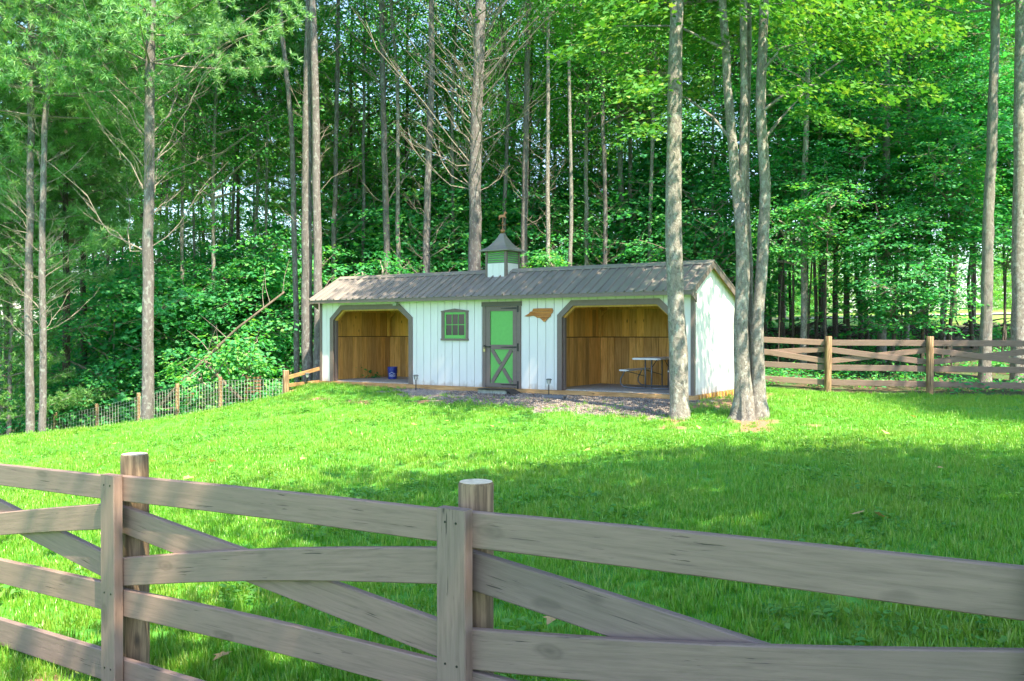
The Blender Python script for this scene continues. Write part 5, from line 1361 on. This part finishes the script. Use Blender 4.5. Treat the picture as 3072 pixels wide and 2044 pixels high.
for (y0, y1, dens, sd) in ((1.6, 6, 620, 1), (6, 10, 430, 2), (10, 15, 260, 3), (15, 26.5, 150, 4)):
    xm = .60 * y1 + 1.6; n = int((y1 - y0) * 2 * xm * dens); X, Y, r = sample_ground(n, -xm, xm, y0, y1, sd); PX.append(X); PY.append(Y)
X = np.concatenate(PX); Y = np.concatenate(PY)
g_, s_, w_, f_ = masks(X, Y); u, v = to_uv(X, Y)
inside = (u > -.05) & (u < SL + .05) & (v > -.04) & (v < SW + .1)
r = np.random.default_rng(12)
patch = vnoise(X, Y, 1.1, 31) * .6 + vnoise(X, Y, .35, 32) * .4
keep = (g_ < .5) & (w_ < .5) & ~inside & ((s_ < .5) | (r.random(len(X)) < .28)) & (r.random(len(X)) < .45 + .9 * patch)
# sparse blades among the gravel's front edge
keep |= (g_ > .5) & ~inside & (v < -.7) & (r.random(len(X)) < .13 * np.clip((-v - 1.0), 0, 1))
X, Y = X[keep], Y[keep]
Z = np.concatenate([gz(X[i:i + 20000], Y[i:i + 20000]) for i in range(0, len(X), 20000)]) + ((vnoise(X, Y, .8, 5) - .5) * .035 + (vnoise(X, Y, .3, 6) - .5) * .02)
print('grass tufts', len(X))
scatter('lawn_grass', np.c_[X, Y, Z], [(tuft('tuft%d' % k, 40 + k, 14, (.055, .066, .078, .052, .105)[k], .055, .0034), MAT['grass']) for k in range(5)], .75, 1.45, 'bright green uneven lawn grass covering the slope', 'grass', .12, 3)

def pebble(seed):
    bm = bmesh.new(); bmesh.ops.create_icosphere(bm, subdivisions=1, radius=1); rs = np.random.default_rng(seed)
    sc = rs.uniform(.6, 1.1, 3); sc[2] *= .7
    for v in bm.verts: v.co = Vector(v.co[k] * sc[k] * rs.uniform(.85, 1.15) for k in range(3))
    me = bpy.data.meshes.new('pebble'); bm.to_mesh(me); bm.free(); return me
r = np.random.default_rng(15); n = 34000
u = 3.0 + 8.6 * r.random(n); v = -3.1 + 3.4 * r.random(n); P = SA[None, :2] + u[:, None] * SU[None, :2] + v[:, None] * SV[None, :2]
g_, _, _, _ = masks(P[:, 0], P[:, 1]); k = (g_ > .5) & (v < -.05) & (vnoise(P[:, 0], P[:, 1], .6, 41) + .35 * r.random(n) + .12 * (u - 7) > .5); P = P[k]
cols = [(.10, .092, .09), (.16, .145, .14), (.25, .225, .205), (.18, .13, .095)]
scatter('gravel', np.c_[P, gz(P[:, 0], P[:, 1]) + .006], [(pebble(k), plain('gravel_stone%d' % k, cols[k], .85)) for k in range(4)], .010, .026, 'blue-grey loose gravel spread along the shed front', 'gravel', 1.5, 8)

# low plants on the woodland floor
r = np.random.default_rng(22)
def low_plant(seed):
    rs = np.random.default_rng(seed); n = 26; C = np.c_[rs.normal(0, .16, n), rs.normal(0, .16, n), .04 + .22 * rs.random(n)]
    return leaves_mesh('low_plant', C, np.c_[rs.normal(0, .5, n), rs.normal(0, .5, n), np.ones(n)], rs.random(n) * 6.28, .09 * (.6 + .8 * rs.random(n)), OVAL)
X = np.r_[5.5 + 22 * r.random(2600), -18 + 14 * r.random(900)]; Y = np.r_[21 + 14 * r.random(2600), 24.5 + 6 * r.random(900)]
_, _, w_, _ = masks(X, Y); k = (w_ > .5) & (vnoise(X, Y, 1.6, 51) > .42); X, Y = X[k], Y[k]
scatter('woodland_ground_cover', np.c_[X, Y, gz(X, Y)], [(low_plant(60 + k), MAT['leaf_maple']) for k in range(3)], .6, 1.4, 'low green plants covering the woodland floor', 'ground cover', .2, 13)

# shrubs where single bushes show
SB = [(480, 918, 25.6, 1.0, 'round low maple sprout behind the wire fence under the leaning pole'), (110, 930, 26.0, 1.1, 'leafy bush between the twin pines and the mesh'), (250, 930, 26.4, 1.0, 'leafy bush behind the fence left of the many-limbed pine'), (560, 900, 26.2, 1.1, 'leafy bush behind the fence right of the broken pole'),
      (880, 640, 27.6, .9, 'bright leafy sapling top just behind the shed ridge'), (1260, 620, 28, .8, 'yellow-green sapling top behind the ridge right of the cupola')]
for k, (x, y, Y, s, lab) in enumerate(SB):
    p = atD(x, y, Y); z = gz1(p[0], p[1]); zc = max(0, p[2] - z - 1.2) if y < 700 else 0
    make_tree('shrub', lab, 'shrub', np.array([p[0], p[1], z]), [(.03, 0, .5 + zc), (.0, 0, 1.2 + zc)], .02, .006, MAT['bark_grey'], 'shrub%d' % (k % 3), zc, (s, s, s), None, 0, 1, 1200 + k, 6, 1.0)

# fallen leaves on the lawn
lm = leaves_mesh('fallen_leaf', np.zeros((1, 3)), np.array([[.1, .1, 1.]]), np.array([.3]), .13, MAPLE); MAT['dry'] = leaf_mat('dry_leaf', [(0, (.32, .17, .06)), (.6, (.48, .30, .12)), (1, (.55, .42, .22))], .2); lm.materials.append(MAT['dry'])
r = np.random.default_rng(91)
for k in range(26):
    Y = 5 + 12 * r.random(); X = (r.random() - .5) * 1.0 * Y
    o = obj('fallen_leaf', lm, None, None, (X, Y, gz1(X, Y) + .085)); o.rotation_euler = (r.normal(0, .3), r.normal(0, .3), r.random() * 6.28); s = .6 + .6 * r.random(); o.scale = (s, s, s)
    tag(o, 'curled tan dead leaf lying in the lawn grass', 'leaf', 'dead leaves scattered on the lawn')

yl = lm.copy(); yl.materials.clear(); yl.materials.append(plain('yellow_leaf', (.75, .42, .02), .5))
o = obj('fallen_leaf', yl, None, None, (2.97, 5.84, gz1(2.97, 5.84) + .09)); o.rotation_euler = (.9, .4, 1.0); o.scale = (.8, .8, .8)
tag(o, 'bright yellow curled leaf standing up in the shaded grass', 'leaf')

# thin saplings in the shade beyond the board fence, and the brush lying there
rs = np.random.default_rng(123)
for k in range(20):
    x = 1765 + 640 * (k + rs.random()) / 20; Y = 25.2 + 8 * rs.random(); p = atD(x, 780, Y); z = gz1(p[0], p[1]); H = 4 + 3 * rs.random(); r0 = .022 + .035 * rs.random() ** 2
    dx = rs.normal(0, .35)
    make_tree('sapling', 'thin dark sapling stem in the shade beyond the board fence', 'tree', np.array([p[0], p[1], z]), [(dx * .3, 0, H * .5), (dx, rs.normal(0, .2), H)], r0, r0 * .4, MAT['bark_dark'], 'shrub%d' % (k % 3), H - 1.4, (.9, .9, .8), None, 0, 1, 1300 + k, 6, 1.1, 'saplings beyond the board fence', 0, (dx * .8, 0))
mb = MB()
for k in range(260):
    X_ = 8.5 + 12 * rs.random(); Y_ = 30.6 + 2.2 * rs.random(); a_ = rs.normal(0, .6); l_ = .3 + 1.1 * rs.random(); z_ = gz1(X_, Y_) + .05 + .5 * rs.random() * (1 - abs(Y_ - 31.7) / 1.4)
    d_ = np.array([math.cos(a_), math.sin(a_), rs.normal(0, .22)]) * l_
    mb.tube([(X_, Y_, z_), np.array([X_, Y_, z_]) + d_ * .5 + rs.normal(0, .04, 3), np.array([X_, Y_, z_]) + d_], [.03, .025, .012], 4, False)
o = kind(obj('brush_pile', mb.mesh('brush_pile'), MAT['bark_dark']), 'stuff'); tag(o, 'tangled row of dead brush and sticks lying in the woods beyond the board fence', 'brush')

# a pale road beyond the meadow and a white house glimpsed through the trunks
Vr = []; Fr = []
for k in range(13):
    X_ = 14 + k * 4.0; Y_ = 47 + .4 * k
    for dy in (-1.6, 1.6): Vr.append((X_, Y_ + dy, gz1(X_, Y_ + dy) + .06))
for k in range(12): Fr.append([2 * k, 2 * k + 2, 2 * k + 3, 2 * k + 1])
me = bpy.data.meshes.new('road'); me.from_pydata(Vr, [], Fr); kind(obj('road', me, plain('worn_asphalt', (.25, .25, .27), .9)), 'structure')
hp = atD(1778, 720, 66); hz = gz1(hp[0], hp[1])
hs = thing('house', 'white sided house with grey roof glimpsed through the trunks behind the gable', 'house', (hp[0], hp[1], hz))
MAT['house'] = plain('house_siding', (.72, .68, .66), .6); MAT['house_roof'] = plain('house_shingles', (.12, .12, .13), .9)
obj('wall', MB().box(-5, 5, 0, 6, -1, 4.4).mesh('house_wall'), MAT['house'], hs)
mb = MB(); mb.prism([(-.5, 4.4), (3, 6.6), (6.5, 4.4)], -5.4, 5.4, 'x'); obj('roof', mb.mesh('house_roof'), MAT['house_roof'], hs)
for k in range(16):
    mb = MB(); mb.box(-5, 5, -.03, -.005, .05 + k * .27, .29 + k * .27); obj('siding_board', mb.mesh('house_board'), MAT['house'], hs)
for xx in (-3.5, -1.2, 1.2, 3.5):
    wn = obj('window', MB().box(xx - .5, xx + .5, -.07, -.035, 1.6, 3.0).mesh('house_window'), MAT['glass'], hs)
    mb = MB(); mb.box(xx - .58, xx - .5, -.09, -.032, 1.52, 3.08); obj('frame', mb.mesh('house_frame'), MAT['plastic'], wn)
    mb = MB(); mb.box(xx + .5, xx + .58, -.09, -.032, 1.52, 3.08); obj('frame', mb.mesh('house_frame'), MAT['plastic'], wn)

# weathered slatted racks standing behind the wire fence
MAT['rack'] = raw_wood('rust_brown_slats', (.30, .15, .08), (.2, .1, .05), 0, .2, False)
for k, (x, y, Y, lab) in enumerate([(583, 905, 25.3, 'reddish slatted wooden rack behind the wire fence near its corner post'), (444, 938, 25.5, 'reddish slatted wooden rack behind the wire fence beside the leaning dead trunk')]):
    p = atD(x, y, Y); z = gz1(p[0], p[1]); o = thing('wooden_rack', lab, 'rack', (p[0], p[1], z))
    for xx in (-.2, .2):
        mb = MB(); mb.box(xx - .025, xx + .025, -.025, .025, -.05, max(.9, p[2] - z + .45)); obj('upright', mb.mesh('rack_upright'), MAT['rack'], o)
    for j in range(5):
        zz = max(.9, p[2] - z + .45) - .06 - j * .1; mb = MB(); mb.box(-.24, .24, -.05, -.028, zz - .025, zz + .025); obj('slat', mb.mesh('rack_slat'), MAT['rack'], o)

# clover and small weeds among the grass
def weed(seed):
    rs = np.random.default_rng(seed); n = 14; C = np.c_[rs.normal(0, .05, n), rs.normal(0, .05, n), .02 + .06 * rs.random(n)]
    return leaves_mesh('weed', C, np.c_[rs.normal(0, .35, n), rs.normal(0, .35, n), np.ones(n)], rs.random(n) * 6.28, .035 * (.6 + .8 * rs.random(n)), OVAL)
MAT['weed'] = leaf_mat('clover_leaf', [(0, G(.045, .20, .03)), (.6, G(.09, .28, .035)), (1, G(.17, .34, .05))], .4, .03)
r = np.random.default_rng(97); X = (r.random(9000) - .5) * 2 * 13; Y = 2 + 20 * r.random(9000)
g_, s_, w_, _ = masks(X, Y); u, v = to_uv(X, Y); k = (g_ < .5) & (w_ < .5) & (v < -.3) & (np.abs(X) < .6 * Y + 1.5) & (vnoise(X, Y, .9, 61) > .62); X, Y = X[k], Y[k]
scatter('lawn_weeds', np.c_[X, Y, gz(X, Y)], [(weed(70 + k), MAT['weed']) for k in range(3)], .7, 1.7, 'patches of low clover and weeds in the lawn', 'weeds', .1, 14)
